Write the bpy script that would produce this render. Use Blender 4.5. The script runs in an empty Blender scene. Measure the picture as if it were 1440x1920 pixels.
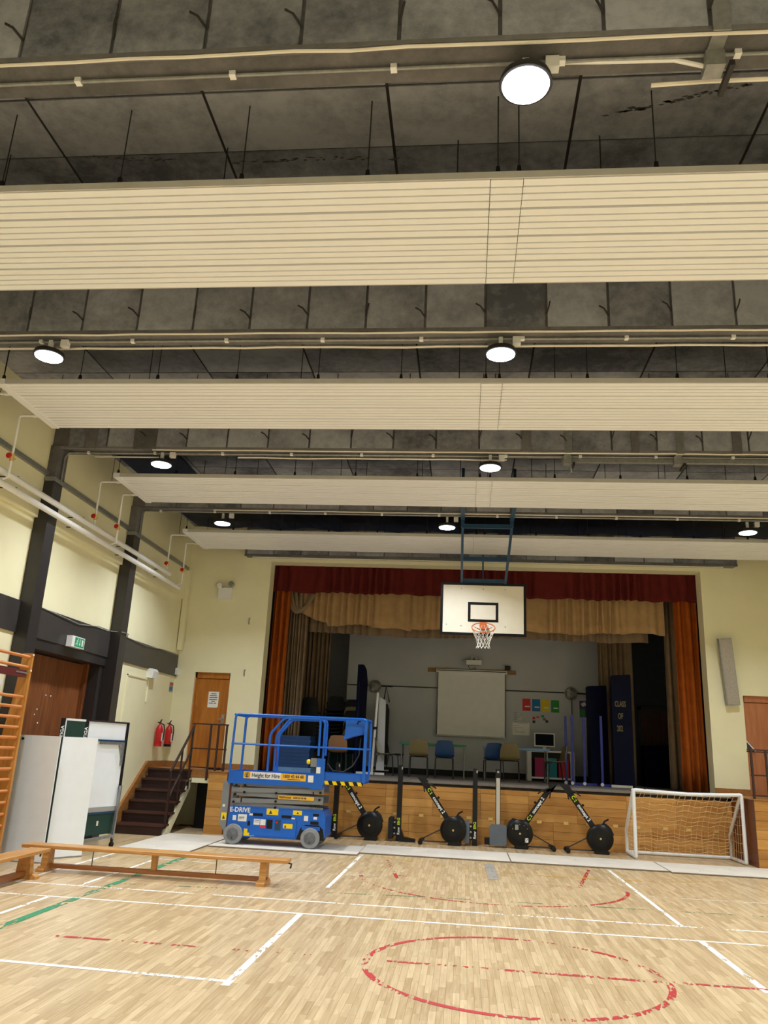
import bpy, math, random
from mathutils import Vector, Matrix
random.seed(7)
C = bpy.context.scene.collection
PI = math.pi

# ------------------------------------------------------------------ camera, world, exposure
F_PX, PITCH, YAW, ROLL = 1493.2, 0.29213, -0.10897, 0.04734
def camera():
    fw = Vector((math.sin(YAW)*math.cos(PITCH), math.cos(YAW)*math.cos(PITCH), math.sin(PITCH)))
    r = fw.cross(Vector((0, 0, 1))).normalized(); u = r.cross(fw)
    r2 = math.cos(ROLL)*r + math.sin(ROLL)*u; u2 = -math.sin(ROLL)*r + math.cos(ROLL)*u
    cam = bpy.data.cameras.new('camera'); o = bpy.data.objects.new('camera', cam); C.objects.link(o)
    m = Matrix((r2, u2, -fw)).transposed().to_4x4(); m.translation = Vector((0, 0, 1.6))
    o.matrix_world = m
    cam.sensor_fit = 'VERTICAL'; cam.sensor_height = 36; cam.lens = F_PX*36/1920
    cam.clip_start = .05; cam.clip_end = 100
    bpy.context.scene.camera = o
camera()
LAMP = 14.0           # glow of the lamp lenses
LAMP_W, LAMP_SPREAD = 75.0, 130   # light thrown down by each lamp
world = bpy.data.worlds.new('world'); bpy.context.scene.world = world
world.use_nodes = True
world.node_tree.nodes['Background'].inputs[0].default_value = (.5, .55, .6, 1)
world.node_tree.nodes['Background'].inputs[1].default_value = 0.0
vs = bpy.context.scene.view_settings
vs.view_transform = 'Standard'; vs.look = 'None'; vs.gamma = 1; vs.use_curve_mapping = False
vs.exposure = 0.0

# ------------------------------------------------------------------ helpers
def lin(c):
    return tuple(((v/255)/12.92 if v/255 <= .04045 else ((v/255+.055)/1.055)**2.4) for v in c)
def new_mat(name):
    m = bpy.data.materials.new(name); m.use_nodes = True
    nt = m.node_tree; b = nt.nodes['Principled BSDF']
    return m, nt, b
def N(nt, t, **k):
    n = nt.nodes.new(t)
    for a, v in k.items(): setattr(n, a, v)
    return n
def plain(name, rgb, rough=.5, metal=0, spec=.5, var=.06, scale=6, bump=0):
    """one colour with a little unevenness of the paint"""
    m, nt, b = new_mat(name)
    c = lin(rgb)
    tc = N(nt, 'ShaderNodeTexCoord'); no = N(nt, 'ShaderNodeTexNoise'); no.inputs['Scale'].default_value = scale
    no.inputs['Detail'].default_value = 5
    rp = N(nt, 'ShaderNodeValToRGB')
    rp.color_ramp.elements[0].position = .3; rp.color_ramp.elements[1].position = .7
    rp.color_ramp.elements[0].color = tuple(v*(1-var) for v in c)+(1,)
    rp.color_ramp.elements[1].color = tuple(min(1, v*(1+var)) for v in c)+(1,)
    nt.links.new(tc.outputs['Object'], no.inputs['Vector']); nt.links.new(no.outputs[0], rp.inputs[0])
    nt.links.new(rp.outputs[0], b.inputs['Base Color'])
    b.inputs['Roughness'].default_value = rough; b.inputs['Metallic'].default_value = metal
    b.inputs['Specular IOR Level'].default_value = spec
    if bump:
        bp = N(nt, 'ShaderNodeBump'); bp.inputs['Strength'].default_value = bump; bp.inputs['Distance'].default_value = .01
        nt.links.new(no.outputs[0], bp.inputs['Height']); nt.links.new(bp.outputs[0], b.inputs['Normal'])
    return m
def wood(name, dark, light, axis='X', rough=.45, stretch=14, scale=2.2, per='none', spread=.5, spec=.4):
    """stretched grain along an axis; per = object / island adds a tone of its own to every piece"""
    m, nt, b = new_mat(name)
    tc = N(nt, 'ShaderNodeTexCoord'); mp = N(nt, 'ShaderNodeMapping')
    s = [stretch]*3; s['XYZ'.index(axis)] = 1.0; mp.inputs['Scale'].default_value = s
    nt.links.new(tc.outputs['Object'], mp.inputs[0])
    no = N(nt, 'ShaderNodeTexNoise'); no.inputs['Scale'].default_value = scale; no.inputs['Detail'].default_value = 6
    no.inputs['Distortion'].default_value = .6
    val = None
    if per != 'none':
        rnd = N(nt, 'ShaderNodeObjectInfo').outputs['Random'] if per == 'object' else N(nt, 'ShaderNodeNewGeometry').outputs['Random Per Island']
        cb = N(nt, 'ShaderNodeVectorMath', operation='MULTIPLY_ADD'); cb.inputs[1].default_value = (31, 17, 23)
        nt.links.new(rnd, cb.inputs[0]); nt.links.new(mp.outputs[0], cb.inputs[2]); nt.links.new(cb.outputs[0], no.inputs['Vector'])
        mx = N(nt, 'ShaderNodeMix'); mx.inputs[0].default_value = spread
        nt.links.new(no.outputs[0], mx.inputs[2]); nt.links.new(rnd, mx.inputs[3]); val = mx.outputs[0]
    else:
        nt.links.new(mp.outputs[0], no.inputs['Vector']); val = no.outputs[0]
    rp = N(nt, 'ShaderNodeValToRGB'); rp.color_ramp.elements[0].position = .25; rp.color_ramp.elements[1].position = .75
    rp.color_ramp.elements[0].color = lin(dark)+(1,); rp.color_ramp.elements[1].color = lin(light)+(1,)
    nt.links.new(val, rp.inputs[0]); nt.links.new(rp.outputs[0], b.inputs['Base Color'])
    b.inputs['Roughness'].default_value = rough; b.inputs['Specular IOR Level'].default_value = spec
    return m
def concrete(name, dark, light, per='object'):
    """board-marked concrete: blotches, streaks and a tone for every cast panel"""
    m, nt, b = new_mat(name)
    tc = N(nt, 'ShaderNodeTexCoord'); oi = N(nt, 'ShaderNodeObjectInfo')
    ad = N(nt, 'ShaderNodeVectorMath', operation='MULTIPLY_ADD'); ad.inputs[1].default_value = (40, 27, 33)
    nt.links.new(oi.outputs['Random'], ad.inputs[0]); nt.links.new(tc.outputs['Object'], ad.inputs[2])
    n1 = N(nt, 'ShaderNodeTexNoise'); n1.inputs['Scale'].default_value = 1.6; n1.inputs['Detail'].default_value = 7; n1.inputs['Roughness'].default_value = .62
    n2 = N(nt, 'ShaderNodeTexNoise'); n2.inputs['Scale'].default_value = 11; n2.inputs['Detail'].default_value = 8; n2.inputs['Roughness'].default_value = .7
    nt.links.new(ad.outputs[0], n1.inputs['Vector']); nt.links.new(ad.outputs[0], n2.inputs['Vector'])
    a = N(nt, 'ShaderNodeMix'); a.inputs[0].default_value = .4
    nt.links.new(n1.outputs[0], a.inputs[2]); nt.links.new(n2.outputs[0], a.inputs[3])
    a2 = N(nt, 'ShaderNodeMix'); a2.inputs[0].default_value = .22
    nt.links.new(a.outputs[0], a2.inputs[2]); nt.links.new(oi.outputs['Random'], a2.inputs[3])
    rp = N(nt, 'ShaderNodeValToRGB'); rp.color_ramp.elements[0].position = .34; rp.color_ramp.elements[1].position = .62
    rp.color_ramp.elements[0].color = lin(dark)+(1,); rp.color_ramp.elements[1].color = lin(light)+(1,)
    nt.links.new(a2.outputs[0], rp.inputs[0]); nt.links.new(rp.outputs[0], b.inputs['Base Color'])
    bp = N(nt, 'ShaderNodeBump'); bp.inputs['Strength'].default_value = .3; bp.inputs['Distance'].default_value = .01
    nt.links.new(n2.outputs[0], bp.inputs['Height']); nt.links.new(bp.outputs[0], b.inputs['Normal'])
    b.inputs['Roughness'].default_value = .85; b.inputs['Specular IOR Level'].default_value = .2
    return m
def worn(name, rgb, keep):
    """court paint worn through to the boards in flakes"""
    m, nt, b = new_mat(name)
    b.inputs['Base Color'].default_value = lin(rgb)+(1,); b.inputs['Roughness'].default_value = .5
    tc = N(nt, 'ShaderNodeTexCoord'); mp = N(nt, 'ShaderNodeMapping'); mp.inputs['Scale'].default_value = (16, 4, 1)
    n1 = N(nt, 'ShaderNodeTexNoise'); n1.inputs['Scale'].default_value = 2.2; n1.inputs['Detail'].default_value = 3
    n2 = N(nt, 'ShaderNodeTexNoise'); n2.inputs['Scale'].default_value = 2.6; n2.inputs['Detail'].default_value = 3
    nt.links.new(tc.outputs['Object'], mp.inputs[0]); nt.links.new(mp.outputs[0], n1.inputs['Vector']); nt.links.new(tc.outputs['Object'], n2.inputs['Vector'])
    ad = N(nt, 'ShaderNodeMath', operation='ADD'); nt.links.new(n1.outputs[0], ad.inputs[0]); nt.links.new(n2.outputs[0], ad.inputs[1])
    rp = N(nt, 'ShaderNodeMapRange'); rp.inputs[1].default_value = 1-keep-.03+.5; rp.inputs[2].default_value = 1-keep+.03+.5
    nt.links.new(ad.outputs[0], rp.inputs[0]); nt.links.new(rp.outputs[0], b.inputs['Alpha'])
    return m
def emit(name, rgb, s):
    m, nt, b = new_mat(name)
    b.inputs['Base Color'].default_value = lin(rgb)+(1,)
    b.inputs['Emission Color'].default_value = lin(rgb)+(1,); b.inputs['Emission Strength'].default_value = s
    return m

class MB:
    def __init__(s): s.v = []; s.f = []
    def add(s, vs, fs):
        k = len(s.v); s.v += [tuple(p) for p in vs]; s.f += [tuple(i+k for i in f) for f in fs]; return s
    def box(s, x0, x1, y0, y1, z0, z1):
        return s.add([(x0,y0,z0),(x1,y0,z0),(x1,y1,z0),(x0,y1,z0),(x0,y0,z1),(x1,y0,z1),(x1,y1,z1),(x0,y1,z1)],
                     [(0,3,2,1),(4,5,6,7),(0,1,5,4),(1,2,6,5),(2,3,7,6),(3,0,4,7)])
    def bar(s, p, q, w, h, up=(0,0,1)):
        """box beam from p to q, w wide, h high"""
        p, q = Vector(p), Vector(q); d = (q-p).normalized(); u = Vector(up)
        if abs(d.dot(u)) > .98: u = Vector((0,1,0))
        a = d.cross(u).normalized()*w/2; b = a.cross(d).normalized()*h/2
        return s.add([p-a-b,p+a-b,p+a+b,p-a+b,q-a-b,q+a-b,q+a+b,q-a+b],[(0,3,2,1),(4,5,6,7),(0,1,5,4),(1,2,6,5),(2,3,7,6),(3,0,4,7)])
    def tube(s, pts, r, n=8, closed=False):
        pts = [Vector(p) for p in pts]; k = len(pts); rings = []
        up = None
        for i, p in enumerate(pts):
            if closed: d = pts[(i+1) % k]-pts[i-1]
            else: d = pts[min(i+1, k-1)]-pts[max(i-1, 0)]
            d.normalize()
            if up is None:
                up = Vector((0,0,1)) if abs(d.z) < .9 else Vector((0,1,0))
            a = d.cross(up); 
            if a.length < 1e-4: a = d.orthogonal()
            a.normalize(); b = a.cross(d).normalized(); up = b
            rr = r[i] if isinstance(r, (list, tuple)) else r
            rings.append([p+a*math.cos(2*PI*j/n)*rr+b*math.sin(2*PI*j/n)*rr for j in range(n)])
        vs = [v for g in rings for v in g]; fs = []
        m = k if closed else k-1
        for i in range(m):
            i2 = (i+1) % k
            for j in range(n):
                j2 = (j+1) % n; fs.append((i*n+j, i*n+j2, i2*n+j2, i2*n+j))
        if not closed: fs += [tuple(range(n))[::-1], tuple((k-1)*n+j for j in range(n))]
        return s.add(vs, fs)
    def cyl(s, p, q, r, n=16): return s.tube([p, q], r, n)
    def prism(s, poly, axis, a, b):
        """extrude a 2d polygon along an axis; poly in the two other axes, in order"""
        k = len(poly)
        def P(u, w, t): return {'X': (t,u,w), 'Y': (u,t,w), 'Z': (u,w,t)}[axis]
        vs = [P(u,w,a) for u,w in poly]+[P(u,w,b) for u,w in poly]
        fs = [tuple(range(k))[::-1], tuple(range(k,2*k))]+[(i,(i+1)%k,k+(i+1)%k,k+i) for i in range(k)]
        return s.add(vs, fs)
    def lathe(s, prof, axis='Z', c=(0,0,0), n=24):
        """prof: (radius, height) list"""
        vs = []; k = len(prof)
        for r, h in prof:
            for j in range(n):
                a = 2*PI*j/n; u, w = r*math.cos(a), r*math.sin(a)
                p = {'Z': (u,w,h), 'Y': (u,h,w), 'X': (h,u,w)}[axis]
                vs.append((c[0]+p[0], c[1]+p[1], c[2]+p[2]))
        fs = [(i*n+j, i*n+(j+1)%n, (i+1)*n+(j+1)%n, (i+1)*n+j) for i in range(k-1) for j in range(n)]
        fs += [tuple(range(n))[::-1], tuple((k-1)*n+j for j in range(n))]
        return s.add(vs, fs)
    def mesh(s, name, m, smooth=False):
        me = bpy.data.meshes.new(name); me.from_pydata(s.v, [], s.f); me.validate()
        me.materials.append(m)
        if smooth:
            me.polygons.foreach_set('use_smooth', [True]*len(me.polygons))
            try: me.set_sharp_from_angle(angle=.7)
            except Exception: pass
        import bmesh
        bm = bmesh.new(); bm.from_mesh(me); bmesh.ops.recalc_face_normals(bm, faces=bm.faces); bm.to_mesh(me); bm.free()
        return me
    def build(s, name, m, parent=None, smooth=False):
        return put(name, s.mesh(name, m, smooth), parent)
def put(name, me, parent=None, loc=None, rot=None, scale=None):
    o = bpy.data.objects.new(name, me); C.objects.link(o)
    if parent: o.parent = parent
    if loc: o.location = loc
    if rot: o.rotation_euler = rot
    if scale: o.scale = scale
    return o
def tag(o, label, cat, group=None):
    o['label'] = label; o['category'] = cat
    if group: o['group'] = group
    return o
def T(name, label, cat, loc=(0,0,0), rz=0, group=None):
    o = bpy.data.objects.new(name, None); C.objects.link(o); o.location = loc; o.rotation_euler = (0,0,rz)
    o.empty_display_size = .2
    return tag(o, label, cat, group)
def S(o, label=None):
    o['kind'] = 'structure'
    if label: o['label'] = label
    return o
def SE(name, label=None):
    o = bpy.data.objects.new(name, None); C.objects.link(o); return S(o, label)
def dup(root, label=None, loc=None, rz=None, group=None):
    r = root.copy(); C.objects.link(r)
    if label: r['label'] = label
    if loc: r.location = loc
    if rz is not None: r.rotation_euler = (0,0,rz)
    if group: r['group'] = group
    for ch in list(root.children):
        c = ch.copy(); C.objects.link(c); c.parent = r
        for g in list(ch.children):
            d = g.copy(); C.objects.link(d); d.parent = c
    return r
_TEXTS = {}
def text(body, size, m, parent, loc, rot=(PI/2,0,0), name='lettering', align='LEFT', extrude=.001, sx=1.0):
    key = (body, size, m.name, align)
    if key not in _TEXTS:
        cu = bpy.data.curves.new('lettering', 'FONT'); cu.body = body; cu.size = size; cu.extrude = extrude; cu.align_x = align; cu.offset = size*.022
        cu.resolution_u = 3
        t = bpy.data.objects.new('t', cu); C.objects.link(t)
        me = bpy.data.meshes.new_from_object(t.evaluated_get(bpy.context.evaluated_depsgraph_get()))
        me.materials.clear(); me.materials.append(m)
        bpy.data.objects.remove(t); _TEXTS[key] = me
    return put(name, _TEXTS[key], parent, loc, rot, (sx,1,1))

# ------------------------------------------------------------------ materials
M = {}
M['wall'] = plain('cream wall paint', (240,235,198), .6, var=.03, scale=2)
M['wall_pale'] = plain('off white stage wall paint', (192,196,202), .7, var=.04, scale=1.5)
M['wall_dark'] = plain('dark blue grey stage paint', (52,58,70), .8, var=.08)
M['band'] = plain('charcoal gloss paint', (58,55,55), .38, var=.12, scale=4)
M['column'] = plain('black brown gloss paint', (46,43,44), .35, var=.12, scale=4)
M['conc'] = concrete('board marked concrete', (92,94,102), (172,175,184))
M['conc_dark'] = concrete('dark concrete', (86,85,86), (128,126,127))
M['joint'] = plain('grimy joint', (48,45,44), .9)
M['stain'] = plain('dark slab stain', (74,72,74), .9, var=.2, scale=12)
M['panel'] = plain('cream enamel', (244,246,249), .42, var=.015, scale=1)
M['panel_edge'] = plain('grey panel rim', (196,194,190), .5)
M['groove'] = plain('panel groove grey', (140,134,122), .5)
M['white'] = plain('white paint', (235,236,236), .4, var=.03)
M['white_board'] = plain('white melamine', (240,246,252), .35, var=.02)
M['cable'] = plain('white cable', (232,226,214), .5)
M['galv'] = plain('galvanised steel', (150,152,150), .45, .6, var=.15, scale=20)
M['steel'] = plain('steel', (170,172,174), .35, .8, var=.1)
M['dark_steel'] = plain('dark steel', (48,46,46), .5, .3)
M['black'] = plain('black plastic', (18,18,20), .5, spec=.3)
M['blk_gloss'] = plain('black gloss', (12,12,14), .3, spec=.3)
M['brass'] = plain('brass', (222,192,122), .4, .5)
M['navy'] = plain('navy cloth', (14,28,58), .75, var=.25, scale=3)
M['navy_mat'] = plain('navy vinyl mat', (7,13,42), .6, var=.12, spec=.12)
M['teal'] = plain('blue grey frame paint', (24,62,92), .4, var=.1)
M['bb'] = plain('white board paint', (232,226,208), .5, var=.03)
M['orange'] = plain('orange rim paint', (196,96,40), .45)
M['net_w'] = plain('white cord', (225,222,215), .8)
M['net_b'] = plain('tan cord', (226,190,140), .8)
M['maroon'] = plain('maroon velvet', (92,30,28), .9, var=.12, spec=.15)
M['rust'] = plain('rust velvet', (158,80,24), .9, var=.12, spec=.15)
M['tan'] = plain('tan curtain cloth', (172,140,98), .9, var=.1, spec=.15)
M['taupe'] = plain('taupe curtain cloth', (134,114,90), .9, var=.1, spec=.15)
M['blue'] = plain('blue machine paint', (4,98,200), .35, var=.03)
M['grey_paint'] = plain('grey machine paint', (128,132,136), .45, var=.05)
M['tyre'] = plain('grey rubber', (136,138,140), .8, var=.12, scale=20)
M['hub'] = plain('worn hub grey', (98,100,104), .6, var=.2, scale=20)
M['yellow'] = plain('yellow sticker', (250,214,10), .5)
M['amber'] = plain('amber sticker', (246,190,50), .5)
M['red'] = plain('red paint', (196,22,30), .35)
M['red_dull'] = plain('dark red leather', (92,26,22), .6)
M['green_tt'] = plain('green table top', (14,58,50), .5, var=.05)
M['green'] = plain('exit green', (0,132,86), .5)
M['green_edge'] = plain('green table laminate', (24,134,92), .5)
M['blue_edge'] = plain('blue table laminate', (104,150,198), .5)
M['khaki'] = plain('khaki plastic', (118,106,68), .5)
M['blue_pl'] = plain('blue plastic', (22,66,120), .5)
M['black_pl'] = plain('charcoal plastic', (32,35,40), .6, spec=.2)
M['brown_pl'] = plain('tan plastic', (150,110,76), .5)
M['post_blue'] = plain('royal blue paint', (20,40,150), .4)
M['seat_grey'] = plain('grey seat foam', (92,100,110), .6)
M['lime'] = plain('lime print', (196,224,40), .5)
M['silver'] = plain('silver rail', (190,188,182), .4, .5)
M['ply'] = plain('white faced sheet', (226,218,204), .5, var=.08, scale=2.5)
M['ply_edge'] = plain('sheet edge', (140,126,108), .8)
M['paper'] = plain('paper', (240,240,236), .8)
M['ink'] = plain('ink', (60,64,70), .8)
M['p_red'] = plain('red print', (214,52,64), .7); M['p_blue'] = plain('blue print', (34,120,180), .7)
M['p_yel'] = plain('yellow print', (236,206,40), .7); M['p_grn'] = plain('green print', (48,150,66), .7)
M['p_pur'] = plain('purple print', (88,60,130), .7)
M['stage_floor'] = plain('grey stage floor', (120,112,104), .7, var=.1, scale=3)
M['screen_dark'] = plain('dark screen', (12,18,30), .6, spec=.1)
M['bench'] = wood('bench pine', (166,112,54), (212,160,94), 'X', .38)
M['bench_dark'] = wood('bench rail wood', (126,76,40), (164,106,60), 'X', .4)
M['bars'] = wood('wall bar wood', (168,108,42), (204,148,74), 'Z', .4)
M['rung'] = wood('rung wood', (188,112,56), (222,152,92), 'Y', .4)
M['door'] = wood('door veneer', (160,92,26), (196,126,48), 'Z', .4, 9, 1.6)
M['door_red'] = wood('reddish door veneer', (172,104,66), (196,130,88), 'Z', .45, 9, 1.6)
M['door_dark'] = wood('dark stage door', (60,36,30), (80,50,40), 'Z', .5)
M['door_tim'] = wood('mahogany door veneer', (104,58,32), (150,92,52), 'Z', .38, 10, 1.5)
M['stair'] = wood('dark stained tread', (54,32,28), (92,58,48), 'X', .35)
M['riser'] = wood('dark stained riser', (38,22,22), (62,38,34), 'X', .5)
M['skirt'] = wood('oak skirting', (140,92,48), (178,122,66), 'Y', .45)
M['stage_ply'] = wood('stage front boards', (166,112,50), (210,156,84), 'X', .42, 8, 1.8, 'object', .35)
M['stage_side'] = wood('stage side veneer', (92,46,24), (128,70,40), 'Z', .4, 9, 1.5)
M['rail_br'] = plain('dark brown railing', (52,30,26), .45)
M['cedar'] = wood('wall batten wood', (130,98,60), (160,124,80), 'X', .5)
FD, FL = (176,148,108), (222,197,156)
M['plank_obj'] = wood('maple strip single', FD, FL, 'Y', .3, 16, 3.0, 'object', .29, .5)
M['plank_isl'] = wood('maple strip', FD, FL, 'Y', .3, 16, 3.0, 'island', .29, .5)
M['floor_base'] = wood('floor bed', (84,58,34), (110,78,48), 'Y', .6)
M['ln_white'] = worn('white court paint', (238,236,226), .63)
M['ln_faint'] = worn('thin white court paint', (236,232,220), .56)
M['ln_red'] = worn('red court paint', (182,42,46), .49)
M['ln_redf'] = worn('thin red court paint', (180,52,48), .42)
M['ln_green'] = worn('green court paint', (36,140,96), .5)
M['ln_greenf'] = worn('thin green court paint', (70,140,96), .44)
M['ln_yel'] = worn('yellow court paint', (226,178,50), .5)
M['ln_grey'] = worn('grey tape', (160,154,146), .62)
M['lens'] = emit('lamp lens', (236,246,255), LAMP)
M['exit_lit'] = emit('lit green sign', (0,140,92), .25)

# ------------------------------------------------------------------ setting constants
XL, XR = -6.2, 6.7
DW = 16.9            # plane of the wall with the stage opening
DS = 16.4            # stage front
ZS = 1.1             # stage height
ZB, ZC = 5.7, 6.3    # underside of beams, of slab
BEAMS = [-6.2, -2.86, .45, 3.76, 7.16, 10.5, 13.49]
YB = -6.6            # wall behind the camera
OX0, OX1, OZ = -4.3, 4.87, 5.52   # stage opening

# ------------------------------------------------------------------ floor
fl = S(MB().box(XL-.4, XR+.4, YB-.3, DS+.5, -.2, -.004).build('floor', M['floor_base']), 'worn maple strip floor with faded court lines')
PW = .05
lens = (.28, .38, .48, .6)
pmesh = {L: MB().box(-PW/2+.0006, PW/2-.0006, -L/2+.0006, L/2-.0006, -.012, 0).mesh('plank', M['plank_obj']) for L in lens}
def in_view(x, y):
    v = Vector((x, y, -1.6)); cam = bpy.context.scene.camera.matrix_world.to_3x3()
    a = cam.transposed() @ v
    return -a.z > .1 and abs(a.x/-a.z*F_PX) < 725 and abs(a.y/-a.z*F_PX) < 960
planks = []
for i in range(int((XR-XL)/PW)+1):
    x = XL+PW*(i+.5); y = 2.4-random.random()*.6
    while y < DS-.05:
        L = random.choice(lens)
        planks.append((x, y+L/2, L)); y += L
seen = sorted((p for p in planks if in_view(p[0], p[1])), key=lambda p: p[0]**2+p[1]**2)[:300]
ss = set(seen)
for x, y, L in seen: put('plank', pmesh[L], fl, (x, y, 0))
mb = MB()
for p in planks:
    if p not in ss and p[1] < DS+.3: mb.box(p[0]-PW/2+.0006, p[0]+PW/2-.0006, p[1]-p[2]/2+.0006, p[1]+p[2]/2-.0006, -.012, 0)
for i in range(int((XR-XL)/PW/6)):      # behind the camera: wider courses
    x = XL+PW*6*(i+.5)
    for k in range(9): mb.box(x-.149, x+.149, YB+k*.95, YB+k*.95+.949, -.012, 0)
o = mb.build('plank', M['plank_isl'], fl); o['kind'] = 'stuff'
LZ = .0008
def line(p, q, w, m):
    global LZ
    LZ += .00008
    p, q = Vector((p[0],p[1],0)), Vector((q[0],q[1],0)); d = (q-p).normalized(); a = Vector((-d.y,d.x,0))*w/2
    mb = MB(); vs = [p-a, p+a, q+a, q-a]
    mb.add([(v.x,v.y,LZ) for v in vs], [(0,1,2,3)]); return mb.build('court_line', m, fl)
def arc(c, r, a0, a1, w, m, n=72):
    global LZ
    LZ += .00008
    mb = MB(); vs = []
    for i in range(n+1):
        a = a0+(a1-a0)*i/n
        for rr in (r-w/2, r+w/2): vs.append((c[0]+rr*math.cos(a), c[1]+rr*math.sin(a), LZ))
    mb.add(vs, [(2*i,2*i+1,2*i+3,2*i+2) for i in range(n)]); return mb.build('court_line', m, fl)
WL = .05
line((-6.0,8.745),(XR,8.77),WL,M['ln_white']); line((-5.04,9.44),(XR,9.45),WL,M['ln_white'])
line((-5.04,9.44),(-5.06,12.3),WL,M['ln_white']); line((-4.29,9.45),(-4.31,11.9),WL,M['ln_white'])
line((-4.27,8.72),(-4.25,5.6),WL,M['ln_white'])
line((-1.6,13.75),(-1.61,10.4),WL,M['ln_white']); line((-1.61,8.74),(-1.62,6.1),.06,M['ln_white'])
line((2.27,13.75),(2.29,9.45),WL,M['ln_white']); line((2.29,8.75),(2.3,7.0),.06,M['ln_white'])
line((-4.4,6.32),(-1.65,6.21),.055,M['ln_white']); line((-3.92,10.97),(-1.0,11.7),.03,M['ln_faint'])
line((-4.3,11.9),(-3.0,11.75),.04,M['ln_faint']); line((2.35,11.3),(XR,11.5),.03,M['ln_faint'])
arc((.42,7.08), 1.17, 0, 2*PI, .055, M['ln_red'], 96)
line((-3.9,7.12),(6,7.09),.05,M['ln_redf']); line((-4.6,7.14),(-2.2,7.11),.05,M['ln_red'])
line((.3,7.1),(1.6,7.08),.05,M['ln_red'])
arc((.4,11.75), 1.75, PI*1.03, PI*1.97, .05, M['ln_red'], 60)
line((1.95,13.6),(1.55,11.7),.05,M['ln_red']); line((-1.15,13.3),(-.85,11.5),.05,M['ln_redf']); line((-.9,11.75),(1.6,11.7),.03,M['ln_redf'])
line((-4.02,12.6),(-3.95,6.5),.09,M['ln_green']); line((-.4,10.2),(XR,10.55),.03,M['ln_greenf']); line((-3.9,9.75),(-.4,10.2),.03,M['ln_greenf'])
arc((1.6,17.0), 4.4, PI*1.12, PI*1.68, .04, M['ln_yel'], 60)
line((.42,13.55),(.44,11.9),.14,M['ln_grey'])

# ------------------------------------------------------------------ ceiling slab and beams
ceil = S(MB().box(XL-.3, XR+.3, YB-.3, DW+.3, ZC+.012, ZC+.25).build('ceiling', M['joint']), 'grey board-marked concrete slab ceiling')
JX = [XL+.02]+[-4.84+1.4*k for k in range(9)]+[XR-.02]
me_cache = {}
def slab_panel(x0, x1, y0, y1):
    k = (round(x1-x0,2), round(y1-y0,2))
    if k not in me_cache:
        w, d = k[0]/2-.012, k[1]/2-.010
        me_cache[k] = MB().box(-w, w, -d, d, 0, .016).mesh('ceiling_panel', M['conc'])
    return put('ceiling_panel', me_cache[k], ceil, ((x0+x1)/2, (y0+y1)/2, ZC))
for b, y0 in enumerate(BEAMS):
    ya, yb = y0+.3, (BEAMS[b+1] if b+1 < len(BEAMS) else DW)
    rows = 5 if b >= 3 else 2
    for i in range(len(JX)-1):
        for r in range(rows): slab_panel(JX[i], JX[i+1], ya+(yb-ya)*r/rows, ya+(yb-ya)*(r+1)/rows)
face = MB().box(-.29, .29, 0, .02, -.275, .29).mesh('cast_panel', M['conc'])
tie = MB().tube([(0,0,0),(-.05,-.05,.05),(-.1,-.06,.075)], .009, 6).mesh('tie_bar', M['joint'])
tie2 = MB().tube([(0,0,0),(.02,-.05,.06),(.03,-.06,.11)], .008, 6).mesh('tie_bar', M['joint'])
clip = MB().box(-.02, .02, -.022, .022, -.03, .01).mesh('conduit_clip', M['white'])
def wob(x0, x1, y, z, a=.006, st=.35):
    pts = []; x = x0
    while x < x1:
        pts.append((x, y+random.uniform(-a,a), z-abs(random.uniform(0,a)))); x += st
    pts.append((x1, y, z)); return pts
names = ['behind the camera at the rear wall', 'second from the rear wall', 'over the camera', 'nearest in the picture, above the large round lamp', 'second seen, between first and second heating panels', 'third seen, over the first wall column', 'fourth seen, carrying the basketball frame']
for b, y0 in enumerate(BEAMS):
    bm_ = MB().box(XL, XR, y0+.02, y0+.3, ZB, ZC+.01).build('ceiling_beam', M['conc_dark']); S(bm_, 'concrete ceiling beam, '+names[b])
    vis = b >= 3
    if not vis: continue
    put_lip = MB().box(XL, XR, y0, y0+.045, ZB-.012, ZB+.02).build('beam_lip', M['conc_dark'], bm_)
    k = 0; x = -5.93
    for k in range(21):
        xc = .149+.606*(k-10)-.303
        if xc < XL+.3 or xc > XR-.3: continue
        put('cast_panel', face, bm_, (xc, y0, (ZB+ZC)/2-.005))
        put('tie_bar', tie if (k*7+b) % 3 else tie2, bm_, (xc+.303, y0, 5.84+.02*((k*5) % 3)))
    MB().tube(wob(XL+.2 if b < 5 else -4.6, XR-.1, y0+.012, ZB-.022), .011, 6).build('white_cable', M['cable'], bm_)
    MB().tube(wob(XL+.25, XR-.1, y0+.17, ZB-.02, .002, .8), .0125, 8).build('conduit', M['galv'], bm_)
    xc = XL+.55
    while xc < XR-.3: put('conduit_clip', clip, bm_, (xc, y0+.17, ZB-.005)); xc += 1.03
    if b in (4, 5):
        MB().tube(wob(-5.9 if b == 4 else -3.4, XR-.1 if b == 4 else .55, y0+.31, ZB-.018, .01), .012, 6).build('white_cable', M['cable'], bm_)
    if b == 5:
        MB().bar((-4.6,y0+.28,ZB-.04),(-5.6,y0+.28,ZB-.04),.02,.012).build('white_cable', M['cable'], bm_)
# wide dark repaired seams and stub pilasters on the third and second beams
for xx, w in ((.8,.12),(2.28,.1),(3.63,.12),(-4.72,.34),(-5.55,.16)):
    MB().box(xx-w/2, xx+w/2, 10.478, 10.52, ZB-.02, ZC-.01).build('seam_patch', M['conc_dark'], bpy.data.objects['ceiling_beam.005'])
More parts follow.
